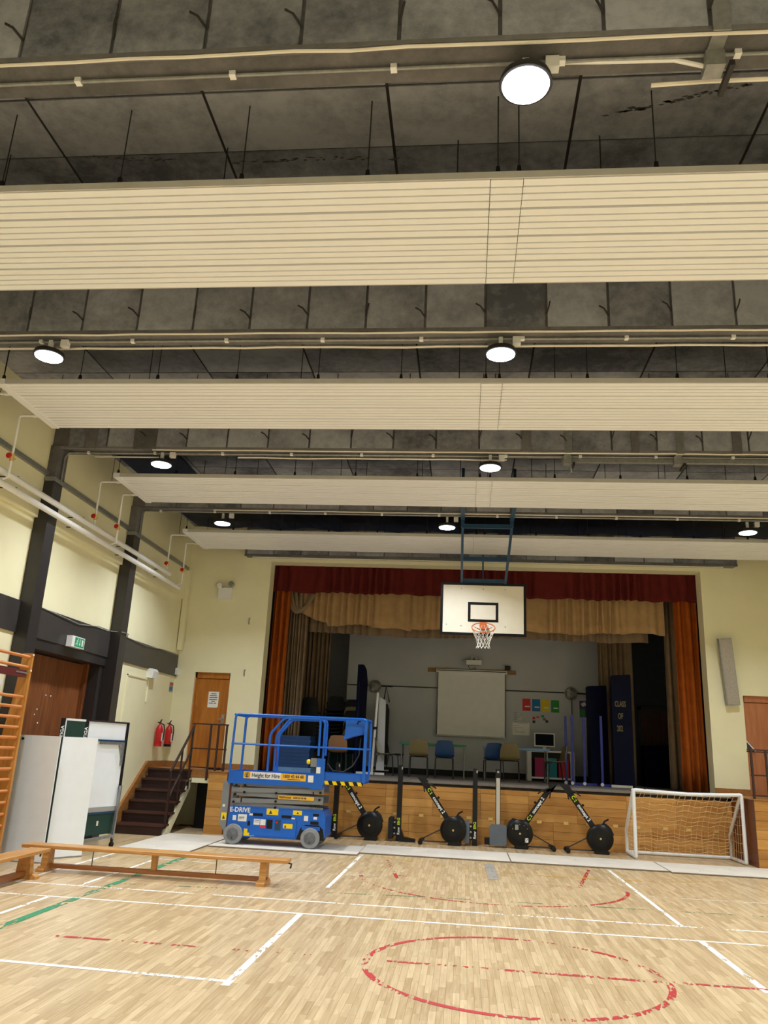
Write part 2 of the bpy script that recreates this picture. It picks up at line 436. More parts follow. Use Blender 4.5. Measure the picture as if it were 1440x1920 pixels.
# dark jagged stains along casting seams of the slab
def stain(pts, w_, seed):
    r_ = random.Random(seed); mb = MB()
    for i in range(len(pts)-1):
        a, b = Vector(pts[i]), Vector(pts[i+1]); n = max(3, int((b-a).length/.035))
        for k in range(n):
            if r_.random() < .22: continue
            p = a.lerp(b, (k+r_.random()*.6)/n); h = w_*r_.uniform(.3,1.1); L = r_.uniform(.015,.05); dy = r_.uniform(-.02,.02)
            mb.add([(p.x-L,p.y+dy,ZC-.0012),(p.x+L*.4,p.y+dy-h,ZC-.0012),(p.x+L,p.y+dy,ZC-.0012),(p.x,p.y+dy+h,ZC-.0012)], [(0,1,2,3)])
    return mb.build('slab_stain', M['stain'], ceil)
stain([(-3.35,5.29,0),(-2.95,5.34,0),(-2.5,5.36,0)], .012, 1); stain([(-2.05,5.42,0),(-1.45,5.4,0),(-.6,5.42,0)], .014, 2)
stain([(.98,5.04,0),(1.45,4.92,0),(1.98,4.79,0)], .018, 3); stain([(1.1,5.03,0),(1.5,4.9,0),(1.85,4.8,0)], .012, 4)
# steel brackets and rail on the first and third beams
def bracket(x, y, parent):
    g = MB().box(x-.05, x+.05, y-.006, y+.004, ZB-.03, ZC-.02)
    g.box(x-.045, x+.045, y, y+.2, ZB-.02, ZB-.006)
    g.box(x-.055, x+.055, y+.14, y+.25, ZB-.13, ZB-.02)
    g.build('steel_bracket', M['galv'], parent)
    MB().box(x+.07, x+.1, y+.12, y+.36, ZB-.16, ZB-.12).build('bracket_arm', M['dark_steel'], parent)
rt = T('steel_bracket_rail', 'galvanised steel bracket clamped on the beam right of the large lamp', 'bracket', (0,0,0))
bracket(1.42, 3.75, rt); MB().tube([(.53,3.94,5.685),(.75,3.94,5.675),(1.2,3.95,5.675),(1.4,3.96,5.62)], .014, 8).build('conduit', M['white'], rt)
MB().tube([(1.1,4.12,5.66),(1.45,4.1,5.655),(2.6,4.1,5.655)], .014, 6).build('white_cable', M['cable'], rt)
rt = T('steel_hanging_rail', 'galvanised rail on three clamps under the beam over the third heating panel', 'rail', (0,0,0))
for x in (1.38, 2.88, 4.42): bracket(x, 10.49, rt)
MB().box(1.3, 4.78, 10.66, 10.72, ZB-.1, ZB-.05).build('rail_channel', M['galv'], rt)
MB().tube([(1.45,10.75,5.6),(1.45,10.78,5.5),(1.46,11.2,5.62)], .012, 6).build('strut', M['galv'], rt)
# lintel beam over the stage opening
lb = S(MB().box(-4.85, 5.55, DW-.26, DW+.02, 5.6, ZC+.01).build('ceiling_beam', M['conc_dark']), 'concrete lintel beam over the stage curtains')
for k in range(17):
    xc = -4.5+.606*k
    if xc < 5.3: put('cast_panel', face, lb, (xc, DW-.28, 5.9))
MB().box(-4.85, 5.55, DW-.285, DW-.24, 5.58, 5.62).build('beam_lip', M['conc_dark'], lb)
MB().tube(wob(-4.7, 5.3, DW-.15, 5.585, .004), .014, 6).build('white_cable', M['cable'], lb)
# navy sheet under the slab of the last bay
sh = MB(); n = 48; vs_ = []
for i in range(n+1):
    x = -5.95+(XR-.05+5.95)*i/n
    for j, y in enumerate((13.82, 14.5, 15.2, 15.9, 16.58)):
        vs_.append((x, y, 6.2+.03*math.sin(i*1.3+j*2)+random.uniform(-.015,.015)))
for i in range(n):
    for j in range(4): sh.f.append((i*5+j, i*5+j+1, i*5+j+6, i*5+j+5))
sh.v = vs_; o = sh.build('ceiling_sheet', M['navy']); tag(o, 'creased navy sheet covering the ceiling behind the basketball frame beam', 'sheet')
so = o.modifiers.new('thick', 'SOLIDIFY'); so.thickness = .01
o = MB().box(-6.0, -4.9, 10.85, 13.4, 6.26, 6.275).build('ceiling_sheet', M['navy']); tag(o, 'small navy sheet on the ceiling in the corner above the third heating panel', 'sheet')

# ------------------------------------------------------------------ walls of the hall
w = MB()
w.box(XL-.3, XL, YB, 10.62, 0, 4.6); w.box(XL-.3, XL, 13.5, DW, 0, 4.6)
w.box(XL-.3, XL, 10.62, 13.5, 2.86, 4.6)
S(MB().box(XL-.3, XL+.05, YB, DW, 4.6, ZC).build('wall_left_upper', M['wall']), 'upper cream side wall standing slightly proud')
S(MB().box(XL-.6, XL-.5, 10.3, 13.8, 0, 3.2).build('wall_left_recess', M['wall']))
wl = S(w.build('wall_left', M['wall']), 'cream painted side wall with ledge and dark band')
S(MB().box(XR, XR+.3, YB, DW, 0, ZC).build('wall_right', M['wall']), 'cream painted wall opposite the timber doors')
S(MB().box(XL-.3, XR+.3, YB-.3, YB, 0, ZC).build('wall_rear', M['wall']), 'cream painted wall behind the camera')
D1 = (-5.76, -4.98, 3.06); D2 = (5.53, 6.35, 3.0)     # doors either side of the stage: x0, x1, top
w = MB(); t0, t1 = DW, DW+.36
w.box(XL-.3, D1[0], t0, t1, 0, ZC); w.box(D1[0], D1[1], t0, t1, D1[2], ZC); w.box(D1[0], D1[1], t0, t1, 0, ZS); w.box(D1[1], OX0, t0, t1, 0, ZC)
w.box(OX0, OX1, t0, t1, OZ, ZC)
w.box(OX1, D2[0], t0, t1, 0, ZC); w.box(D2[0], D2[1], t0, t1, D2[2], ZC); w.box(D2[0], D2[1], t0, t1, 0, ZS); w.box(D2[1], XR+.3, t0, t1, 0, ZC)
S(w.build('wall_front', M['wall']), 'cream wall around the stage opening')
# dark bands and columns
g = MB().box(XL, XL+.03, YB, DW, 2.95, 3.39); S(g.build('trim_1', M['band']), 'charcoal painted band along the side wall')
S(MB().box(XL-.5, XL+.01, 10.6, 13.5, 2.8, 2.96).build('trim_2', M['column']), 'black soffit over the timber doors')
for b in (4, 5, 6):
    y = BEAMS[b]
    c = S(MB().box(XL-.5, XL+.2, y-.04, y+.22, 0, 5.16).build('wall_column', M['column']), 'dark painted wall column under the '+['','','','','second','third','fourth'][b]+' ceiling beam')
    MB().box(XL, XL+.215, y-.06, y+.25, 5.16, 5.22).build('collar', M['galv'], c)
    MB().box(XL, XL+.19, y-.02, y+.26, 5.22, ZB+.02).build('column_head', M['conc_dark'], c)
    MB().tube([(XL+.22,y+.12,5.2),(XL+.22,y+.12,5.58),(XL+.26,y+.13,5.66),(XL+.4,y+.17,5.68)], .0125, 8).build('conduit', M['galv'], c)
# upper wall steel trunking
o = MB().box(XL+.052, XL+.1, YB+.1, DW-.16, 5.24, 5.31).build('cable_trunking', M['galv']); tag(o, 'long grey steel trunking high on the side wall', 'trunking')
# corner pipe casing
o = MB().box(XL+.02, XL+.12, DW-.14, DW-.02, 3.5, 5.27).build('corner_duct', M['wall']); tag(o, 'cream boxed duct in the wall corner left of the stage', 'duct')

# ------------------------------------------------------------------ stage house
ST = 6.25
sf = S(MB().box(-5.3, 5.9, DS, 22.6, 1.0, ZS).build('stage_floor', M['stage_floor']), 'grey stage floor')
MB().box(OX0-.1, OX1+.15, DS-.03, DS+.02, ZS-.045, ZS+.002).build('stage_nosing', M['stage_floor'], sf)
S(MB().box(-3.03, 3.6, 20.9, 21.1, 0, ST).build('wall_stage_back', M['wall_pale']), 'grey white wall at the back of the stage')
S(MB().box(-5.4, -3.03, 22.3, 22.5, 0, ST).build('wall_stage_alcove', M['wall_pale']), 'shaded wall behind the stacked chairs')
S(MB().box(-3.05, -3.0, 20.95, 22.4, 0, ST).build('wall_stage_return', M['wall_pale']))
S(MB().box(3.6, 5.9, 20.9, 21.1, 0, ST).build('wall_stage_dark', M['wall_dark']), 'dark blue grey wall on the stage')
S(MB().box(-5.5, -5.3, DW+.3, 22.5, 0, ST).build('wall_stage_left', M['wall_dark']))
S(MB().box(5.8, 6.0, DW+.3, 21.1, 0, ST).build('wall_stage_right', M['wall_dark']))
S(MB().box(-5.5, 6.0, DW+.1, 22.6, ST, ST+.1).build('ceiling_stage', M['wall_dark']))
S(MB().box(-3.03, 3.6, 20.885, 20.9, 3.215, 3.245).build('trim_3', M['dark_steel']), 'thin dark rail along the stage back wall')
S(MB().box(-3.03, 3.6, 20.87, 20.9, ZS, 1.24).build('baseboard_stage', M['black']), 'black skirting on the stage back wall')
S(MB().box(3.6, 5.8, 20.885, 20.9, 2.98, 3.0).build('trim_4', M['dark_steel']))
S(MB().box(-4.6, -3.1, 22.2, 22.3, 2.75, 2.85).build('trim_5', M['black']))
d = S(MB().box(4.35, 5.05, 20.86, 20.9, ZS, 2.88).build('door_4', M['door_dark']), 'dark brown door at the back of the stage')
MB().box(4.28, 4.35, 20.85, 20.9, ZS, 2.95).build('door_frame', M['wall_dark'], d); MB().box(5.05, 5.12, 20.85, 20.9, ZS, 2.95).build('door_frame', M['wall_dark'], d)
MB().box(4.28, 5.12, 20.85, 20.9, 2.88, 2.95).build('door_frame', M['wall_dark'], d)
# stage front: boarded, hinged flaps
sfr = S(MB().box(OX0-.15, OX1+.2, DS+.02, DS+.3, 0, 1.02).build('stage_front', M['dark_steel']), 'boarded timber stage front with brass hinges')
bcache = {}
def board(parent, x0, x1, y, z0, z1, t=.02, nm='board'):
    k = (round(x1-x0,3), round(z1-z0,3), t)
    if k not in bcache:
        a, c = k[0]/2-.002, k[1]/2-.002
        bcache[k] = MB().box(-a, a, 0, t, -c, c).mesh('board', M['stage_ply'])
    return put(nm, bcache[k], parent, ((x0+x1)/2, y, (z0+z1)/2))
rows = [0, .15, .3, .46, .61, .76, .91, 1.055]
for r in range(7):
    off = .46 if r < 3 else 0
    xs = [OX0-.12]+[x for x in [-4.24+off+.915*k for k in range(11)] if OX0 < x < OX1+.05]+[OX1+.15]
    for i in range(len(xs)-1): board(sfr, xs[i], xs[i+1], DS+.0, rows[r], rows[r+1])
hinge = MB().box(-.045, .045, -.008, .004, -.026, .026).mesh('hinge', M['brass'])
for k in range(11):
    for dx in (.2, .7):
        put('hinge', hinge, sfr, (-4.24+.915*k+dx, DS, .46))
# side blocks
def block(nm, lab, x0, x1, y0, side_x):
    b = S(MB().box(x0, x1, y0+.02, DW-.02, 0, ZS-.005).build(nm, M['stage_side']), lab)
    for r in range(7):
        n = max(1, round((x1-x0)/.9))
        for i in range(n): board(b, x0+(x1-x0)*i/n, x0+(x1-x0)*(i+1)/n, y0, rows[r], rows[r+1]+(.03 if r == 6 else 0))
    MB().box(x0-.01, x1+.01, y0-.02, DW-.02, ZS-.012, ZS+.004).build('block_cap', M['skirt'], b)
    return b
block('stage_block', 'boarded timber block beside the stairs', -4.78, -4.42, 15.45, 0)
block('stage_block', 'boarded timber block behind the goal post', 5.0, 6.68, 15.15, 0)
# landing and stairs
ld = S(MB().box(XL, -4.78, 15.9, DW, .95, ZS).build('landing', M['skirt']), 'timber landing in front of the notice door')
MB().box(-5.25, -4.78, 15.9, 15.94, .86, .95).build('soffit_strip', M['wall'], ld)
MB().box(-5.25, -4.78, 16.3, 16.34, 0, .9).build('under_panel', M['black'], ld)
MB().box(-5.02, -4.8, 16.27, 16.31, .42, .72).build('vent_grille', M['dark_steel'], ld)
st = T('staircase', 'dark stained timber steps with brown steel handrail by the side wall', 'stairs', (0,0,0))
ys = [14.63, 14.89, 15.13, 15.37, 15.61, 15.87]; rise = ZS/6
for k in range(6):
    y0 = ys[k]; y1 = ys[k+1] if k < 5 else 15.92; z = rise*(k+1)
    MB().box(XL+.06, -5.28, y0+.02, y0+.04, z-rise, z-.03).build('riser', M['riser'], st)
    MB().box(XL+.06, -5.26, y0-.01, y1+.04, z-.035, z).build('tread', M['stair'], st)
MB().prism([(14.7,0),(15.02,0),(15.92,.74),(15.92,.95)], 'X', -5.31, -5.27).build('stringer', M['wall'], st)
MB().prism([(14.5,0),(14.6,.3),(15.85,1.22),(DW-.0,1.22),(DW-.0,1.1),(15.9,1.1),(14.7,.0)], 'X', XL, XL+.05).build('wall_stringer', M['skirt'], st)
g = MB()
R1 = [(-5.27,14.75,.15),(-5.27,14.75,1.0),(-5.27,14.78,1.06),(-5.27,15.6,1.72),(-5.27,15.85,1.95),(-4.8,15.85,1.95)]
g.bar((-5.27,14.75,.12),(-5.27,14.75,1.1),.035,.035); g.bar((-5.27,14.73,1.08),(-5.27,15.75,1.88),.035,.035); g.bar((-5.27,15.75,1.88),(-5.27,15.8,1.96),.035,.035)
g.bar((-5.27,14.75,.6),(-5.27,15.75,1.45),.03,.03); g.bar((-5.27,15.25,.5),(-5.27,15.25,1.48),.03,.03); g.bar((-5.27,15.75,.75),(-5.27,15.75,1.9),.035,.035)
g.bar((-5.27,15.22,.5),(-5.27,15.3,.5),.03,.03)
g.build('handrail', M['rail_br'], st)
def guard(name, label, xs, y, z0, ztop, x0, x1, y2=None):
    o = T(name, label, 'railing', (0,0,0))
    for i, x in enumerate(xs): MB().bar((x,y,z0[i]),(x,y,ztop),.035,.035).build('post', M['rail_br'], o)
    MB().bar((x0,y,ztop),(x1,y,ztop),.04,.025).build('top_rail', M['rail_br'], o)
    MB().bar((x0+.03,y,1.5),(x1,y,1.5),.025,.025).build('mid_rail', M['rail_br'], o)
    MB().bar((x0+.03,y,1.16),(x1,y,1.16),.02,.02).build('low_rail', M['rail_br'], o)
    return o
guard('landing_railing', 'dark brown steel railing on the landing beside the lift', [-4.84,-4.69,-4.53], 15.5, [.93,1.1,1.1], 1.955, -5.2, -4.5)
o = guard('landing_railing', 'dark brown steel railing on the block right of the goal', [5.08,5.33,5.9,6.5], 15.35, [1.1]*4, 1.93, 5.02, 6.65)
MB().bar((5.02,15.35,1.9),(6.6,16.2,1.9),.035,.02).build('top_rail', M['rail_br'], o)
# skirting along the front wall at stage height
S(MB().box(XL, D1[0], DW-.02, DW, ZS, 1.22).build('baseboard_left', M['skirt'])); S(MB().box(D1[1], OX0, DW-.02, DW, ZS, 1.22).build('baseboard_middle', M['skirt']))
S(MB().box(OX1, D2[0], DW-.02, DW, ZS, 1.22).build('baseboard_right', M['skirt']))
# doors
def hall_door(nm, D, m, lab):
    x0, x1, z1 = D
    d = S(MB().box(x0+.03, x1-.03, DW+.1, DW+.15, ZS+.01, z1-.13).build(nm, m), lab)
    MB().box(x0, x0+.035, DW+.07, DW+.2, ZS, z1).build('door_frame', m, d); MB().box(x1-.035, x1, DW+.07, DW+.2, ZS, z1).build('door_frame', m, d)
    MB().box(x0, x1, DW+.07, DW+.2, z1-.12, z1).build('door_head', m, d)
    MB().tube([(x1-.1,DW+.09,2.1),(x1-.1,DW+.05,2.1),(x1-.2,DW+.05,2.1)], .01, 8).build('door_handle', M['steel'], d)
    MB().box(x1-.13, x1-.07, DW+.09, DW+.1, 2.02, 2.2).build('handle_plate', M['steel'], d)
    S(MB().box(x0, x1, DW+.2, DW+.22, ZS, z1).build('wall_behind_door', M['black']))
    return d
d1 = hall_door('door_1', D1, M['door'], 'oak veneered door with a paper notice')
d2 = hall_door('door_2', D2, M['door_red'], 'reddish veneered door right of the wall speaker')
nt_ = T('door_notice', 'white printed notice taped to the oak door', 'notice', (-5.33, DW+.097, 2.5))
MB().prism([(-.115,-.165),(.09,-.165),(.115,-.135),(.115,.165),(-.115,.165)], 'Y', -.003, 0).build('sheet', M['paper'], nt_)
for z, a, b in ((.12,-.06,.06),(.08,-.08,.07),(.04,-.09,.09),(0,-.09,.08),(-.035,-.04,.04),(-.075,-.09,.0),(-.075,.02,.07)):
    MB().box(a, b, -.0045, -.003, z-.008, z+.008).build('print_line', M['ink'], nt_)
# timber doors in the side wall
d3 = S(MB().box(XL-.34, XL-.3, 10.62, 13.32, 0, 2.8).build('door_3', M['column']), 'wide mahogany veneered doors in the side wall')
ye = [10.66, 11.5, 12.36, 13.2]
for i in range(3):
    MB().box(XL-.3, XL-.265, ye[i]+.004, ye[i+1]-.004, .02, 2.78).build('door_leaf', M['door_tim'], d3)
MB().box(XL-.3, XL-.2, 13.2, 13.28, 0, 2.8).build('door_jamb', M['door_tim'], d3)
MB().box(XL-.31, XL-.02, 13.28, 13.5, 0, 2.86).build('door_lining', M['column'], d3)
pin = MB().lathe([(.0,0),(.014,.002),(.01,.008)], 'X', n=8).mesh('pin', M['white'])
for y, z in ((12.1,2.2),(12.25,2.2),(11.9,1.98),(11.85,1.9),(11.4,1.9),(11.48,1.9),(11.98,1.78),(11.45,2.02)): put('pin', pin, d3, (XL-.265, y, z))

# ------------------------------------------------------------------ lamps
def lamp_proto():
    t = T('high_bay_lamp', '', 'lamp', (0,0,0))
    MB().lathe([(.03,.06),(.09,.05),(.15,.03),(.16,.0),(.16,-.02),(.145,-.022)], n=28).build('housing', M['dark_steel'], t, True)
    MB().lathe([(.145,-.018),(.14,-.03),(.09,-.036),(.001,-.038)], n=28).build('lens', M['lens'], t, True)
    MB().box(-.02,.02,-.02,.02,.05,.17).build('stem', M['white'], t)
    ld_ = bpy.data.lights.new('lamp_light', 'AREA'); ld_.shape = 'DISK'; ld_.size = .27; ld_.energy = LAMP_W
    ld_.spread = math.radians(LAMP_SPREAD); ld_.color = (.88, .935, 1.0)
    lo = bpy.data.objects.new('lamp_light', ld_); C.objects.link(lo); lo.parent = t; lo.location = (0,0,-.041)
    MB().box(.12,.2,-.03,.03,.09,.17).build('junction_box', M['white'], t)
    return t
proto = lamp_proto()
LZc = 5.52
spots = []
for b, y0 in enumerate(BEAMS):
    xsl = (-4.5, .31, 5.02)
    if b == 6: xsl = (-4.5, -.36, 4.82)
    for x in xsl: spots.append((b, x, y0+(.16 if b < 6 else .3)))
lab = {(3,1):'large round lamp glaring on the nearest beam', (4,0):'lit lamp over the left end of the second heating panel', (4,1):'lit lamp over the middle of the second heating panel',
       (5,0):'lit lamp over the left end of the third heating panel', (5,1):'lit lamp over the middle of the third heating panel',
       (6,0):'lit lamp on the navy sheet over the fire exit side of the stage', (6,1):'lit lamp just left of the basketball frame', (6,2):'lit lamp on the navy sheet above the wall speaker'}
first = True
for i, (b, x, y) in enumerate(spots):
    L = lab.get((b, i % 3), 'ceiling lamp beyond the picture, beam %s, %s' % (('at rear wall','second from rear wall','over camera','with largest lamp','over second panel','over third panel','')[b], ('timber door side','middle','far side')[i % 3]))
    if first: o = proto; o.location = (x,y,LZc); o['label'] = L; first = False
    else: o = dup(proto, L, (x,y,LZc))
    o['group'] = 'lamps under the ceiling beams'

# ------------------------------------------------------------------ radiant heating panels
PZ = 5.55; PX0, PX1 = -5.55, 6.05; PWD = 1.31
def section_profile(w):
    """ribbed sheet: flats with shallow grooves, turned-up edges"""
    pts = [(0,.045),(0,0)]; n = 4; p = w/n
    for k in range(1, n): pts += [(k*p-.008,0),(k*p-.007,.036),(k*p+.007,.036),(k*p+.008,0)]
    pts += [(w,0),(w,.045)]
    return pts
SW = .305; GAP = .028
def sect_mesh(x0, x1, nm):
    pr_ = section_profile(SW); mb = MB(); k = len(pr_)
    mb.add([(x0,y,z) for y,z in pr_]+[(x1,y,z) for y,z in pr_], [(i,i+1,k+i+1,k+i) for i in range(k-1)])
    mb.box(x0, x1, 0, SW, .045, .05)
    return mb.mesh(nm, M['panel'])
SM = [sect_mesh(PX0+.1, .125, 'panel_section'), sect_mesh(.365, PX1-.1, 'panel_section'), sect_mesh(.13, .36, 'joint_cover')]
rodm = MB().tube([(0,0,.06),(0,0,ZC-PZ)], .005, 6).mesh('hanger_rod', M['dark_steel'])
clipm = MB().prism([(-.02,.045),(.02,.045),(.012,.12),(-.012,.12)], 'Y', -.012, .012).mesh('hanger_clip', M['black'])
plab = ['nearest ribbed cream heating panel hanging across the top of the picture', 'second ribbed cream heating panel hanging below the nearest one',
        'third cream heating panel with two white drop pipes at its end', 'farthest cream heating panel behind the basketball frame']
for i, y0 in enumerate((4.80, 8.08, 11.37, 14.62)):
    t = T('radiant_heater', plab[i], 'heating panel', (0, y0, PZ), 0, 'radiant panels hung from the ceiling')
    for k in range(4):
        for j, me in enumerate(SM):
            put(('panel_section','panel_section','joint_cover')[j], me, t, (0, .01+k*(SW+GAP), -.003 if j == 2 else 0))
    MB().box(PX0+.1, PX1-.1, .005, PWD, .056, .062).build('backing_sheet', M['groove'], t)
    MB().box(PX0+.02, PX1-.02, -.012, .0, -.0, .055).build('rim', M['panel_edge'], t); MB().box(PX0+.02, PX1-.02, PWD+.005, PWD+.017, 0, .07).build('rim', M['panel_edge'], t)
    for e, (a, b) in enumerate(((PX0, PX0+.1), (PX1-.1, PX1))):
        MB().prism([(a,-.008),(b,-.012),(b,.06),(a,.06)], 'Y', -.02, PWD+.02).build('header', M['panel'], t)
    xs = [.18-.945*k for k in range(7) if .18-.945*k > PX0]+[.33+.955*k for k in range(7) if .33+.955*k < PX1]
    for x in xs:
        for yy in (.02, PWD-.05):
            put('hanger_clip', clipm, put('hanger_rod', rodm, t, (x, yy, 0)))
    for x in xs[::2]: put('hanger_rod', rodm, t, (x-.3, .45, 0))

# ------------------------------------------------------------------ heating pipes on the side wall
PXw = -5.9
for z, y1, lb_ in ((4.805,15.12,'upper'),(4.65,15.72,'lower')):
    t = T('heating_pipe', '%s of two long white heating pipes along the side wall' % lb_, 'pipe', (PXw,0,z), 0, 'white pipes on the side wall')
    MB().cyl((0,3.0,0),(0,y1,0),.042,14).build('pipe', M['white'], t, True)
    MB().cyl((0,y1,0),(0,y1+.03,0),.03,12).build('end_cap', M['dark_steel'], t)
    for y in (5.2, 7.6, 9.4, 11.3, 13.1, 14.9):
        MB().tube([(-.25,y,.045),(0,y,.045),(0,y+.02,.05)], .008, 6).build('support_bracket', M['dark_steel'], t)
vl = {0:'', 1:'second', 2:'third', 3:'farthest'}
for i, y0 in ((1,8.08),(2,11.37),(3,14.62)):
    for j in range(2):
        y = y0+(.31 if j == 0 else .97); zt = 4.805 if j == 0 else 4.65
        t = T('drop_pipe', 'white drop pipe with red valve from the %s edge of the %s heating panel' % (('near','far')[j], vl[i]), 'pipe', (PXw+.09*j, y, 0), 0, 'white drop pipes from the heating panels')
        pts = [(.3-.09*j,0,PZ+.02),(.03,0,PZ+.02),(.008,0,PZ+.012),(0,0,PZ-.015),(0,0,zt+.07),(-.09*j,0,zt+.04)]
        MB().tube(pts, .0165, 10).build('pipe', M['white'], t, True)
        MB().cyl((.27-.09*j,0,PZ+.02),(.34-.09*j,0,PZ+.02),.026,10).build('coupling', M['white'], t)
        vz = 4.97 if j == 0 else 4.99
        MB().cyl((0,0,vz-.05),(0,0,vz+.05),.026,10).build('valve_body', M['brass'], t)
        MB().cyl((.0,-.07,vz),(.0,.07,vz),.012,8).build('valve_stem', M['brass'], t)
        MB().lathe([(.001,-.012),(.035,-.01),(.04,0),(.035,.01),(.001,.012)], 'Y', (0,-.075,vz), 12).build('valve_wheel', M['red'], t)

# ------------------------------------------------------------------ wall fittings on the side wall
t = T('exit_sign', 'green running man exit sign over the timber doors', 'exit sign', (-6.12, 12.1, 3.03))
MB().box(-.045,.05,-.21,.21,-.085,.085).build('housing', M['white'], t)
MB().box(.05,.054,-.12,.19,-.07,.07).build('sign_face', M['exit_lit'], t)
g = MB()
g.add([(.056,.1,-.05),(.056,.15,-.05),(.056,.15,.05),(.056,.1,.05)],[(0,1,2,3)])
g.add([(.056,.03,.05),(.056,.05,.05),(.056,.05,-.02),(.056,.03,-.02)],[(0,1,2,3)]); g.add([(.056,.01,-.015),(.056,.07,-.015),(.056,.04,-.055)],[(0,1,2)])
g.lathe([(.001,.055),(.014,.056)],'X',(0,-.03,.045),10)
def limb(a, b, w_):
    a, b = Vector((0,)+a), Vector((0,)+b); d = (b-a).normalized(); n = Vector((0,-d.z,d.y))*w_/2
    g.add([(.056,)+tuple(v)[1:] for v in (a-n,a+n,b+n,b-n)], [(0,1,2,3)])
limb((-.035,.028),(-.055,-.01),.022); limb((-.055,-.01),(-.03,-.03),.014); limb((-.03,-.03),(-.04,-.055),.012); limb((-.055,-.01),(-.075,-.035),.014); limb((-.075,-.035),(-.1,-.035),.012)
limb((-.035,.025),(-.01,.01),.01); limb((-.035,.025),(-.075,.02),.01)
g.build('running_man_symbol', M['white'], t)
t = T('alarm_sounder', 'white wall box with cable trunking below the dark band', 'sounder', (XL, 15.47, 2.87))
MB().prism([(0,-.09),(.12,-.09),(.14,.04),(.1,.09),(0,.09)], 'Y', -.13, .13).build('box', M['white'], t)
MB().box(0,.025,-.03,.0,-.55,-.09).build('trunking', M['wall'], t); MB().box(0,.02,-1.05,-.1,-.13,-.105).build('trunking', M['wall'], t); MB().box(0,.02,-1.05,-1.03,-2.2,-.1).build('trunking', M['wall'], t)
t = T('wall_conduit', 'pair of thin conduits running down the wall beside the second column', 'conduit', (XL, 14.05, 0))
MB().cyl((.012,0,.6),(.012,0,4.6),.008,6).build('conduit', M['wall'], t); MB().cyl((.012,.09,.6),(.012,.09,2.9),.008,6).build('conduit', M['wall'], t)
o = MB().tube([(XL+.03,10.75,3.4),(XL+.05,11.6,3.36),(XL+.05,12.2,3.33),(XL+.05,12.9,3.4),(XL+.04,13.4,3.4),(XL+.22,13.5,3.4),(XL+.22,13.72,3.4),(XL+.04,14.1,3.39),(XL+.06,15,3.35),(XL+.04,16.0,3.4),(XL+.04,16.85,3.4)], .008, 6).build('draped_cable', M['galv'])
tag(o, 'thin grey cable draped along the top of the dark band', 'cable')
t = T('safety_sign', 'small safety sign on the wall above the fire extinguishers', 'sign', (XL, 16.75, 2.71))
MB().box(0,.006,-.1,.1,-.1,.1).build('plate', M['galv'], t); MB().box(.006,.008,-.08,.08,.04,.085).build('print', M['p_red'], t); MB().box(.006,.008,-.08,.08,-.07,.0).build('print', M['p_blue'], t)
o = MB().box(XL, XL+.08, 16.8, 16.9, 2.98, 3.12).build('junction_box', M['white']); tag(o, 'small white junction box at the end of the dark band', 'junction box')
def extinguisher(y, z, lab_, blackbase):
    t = T('fire_extinguisher', lab_, 'fire extinguisher', (XL+.1, y, z), 0, 'fire extinguishers by the stairs')
    MB().lathe([(.06,0),(.072,.02),(.072,.33),(.05,.39),(.022,.42),(.02,.45)], n=18).build('cylinder_body', M['red'], t, True)
    MB().lathe([(.074,-.002),(.074,.05)], n=18).build('foot_ring', M['black'] if blackbase else M['red'], t)
    MB().box(-.02,.02,-.09,.03,.45,.47).build('lever', M['dark_steel'], t); MB().bar((0,-.03,.45),(0,.07,.52),.02,.015).build('carry_handle', M['black'], t)
    MB().tube([(.02,.02,.44),(.06,.06,.42),(.085,.05,.33),(.082,.03,.12)], .012, 8).build('hose', M['black'], t)
    MB().box(.071,.075,-.04,.04,.1,.26).build('paper_label', M['paper'], t)
extinguisher(16.12, 1.5, 'red fire extinguisher nearer the white tables', False); extinguisher(16.66, 1.5, 'red fire extinguisher with black foot in the wall corner', True)
t = T('emergency_light', 'white twin spot emergency light on the cream wall above the door', 'emergency light', (-5.26, DW, 4.78))
MB().box(-.15,.15,-.09,0,-.13,.11).build('box', M['white'], t)
for s_ in (-1,1):
    MB().lathe([(.03,.06),(.055,.03),(.06,-.04),(.05,-.05)], 'Y', (.13*s_,-.1,.17+.02*s_), 14).build('spot_head', M['galv'] if s_ > 0 else M['white'], t, True)
for i, (x, z) in enumerate(((-4.68,4.18),(-4.68,3.07))):
    o = MB().tube([(x,DW,z-.06),(x,DW-.03,z-.04),(x,DW-.03,z+.06),(x+.01,DW,z+.07)], .012, 6).build('wall_hook', M['galv'])
    tag(o, ('upper','lower')[i]+' small metal hook on the cream wall beside the stage', 'hook', 'hooks on the cream wall')
t = T('column_speaker', 'tall grey column speaker tilted on the wall right of the stage', 'speaker', (5.3, DW-.02, 2.8))
t.rotation_euler = (math.radians(6), math.radians(-5), 0)
MB().box(-.125,.125,-.12,0,0,1.32).build('cabinet', M['galv'], t)
MB().box(-.11,.11,-.126,-.12,.03,1.29).build('grille_cloth', plain('speaker cloth', (168,160,148), .9, var=.1, scale=30), t)
MB().box(-.03,.03,-.05,.03,.6,.75).build('wall_bracket', M['dark_steel'], t)
t = T('hanging_sign', 'small white edged sign tilted at the edge of the reddish door', 'sign', (5.55, DW+.06, 2.02))
MB().prism([(-.04,-.02),(.16,-.1),(-.0,.1)], 'Y', -.01, 0).build('plate', M['ink'], t); MB().bar((-.01,-.012,.11),(.16,-.012,-.09),.012,.02).build('edge', M['white'], t)

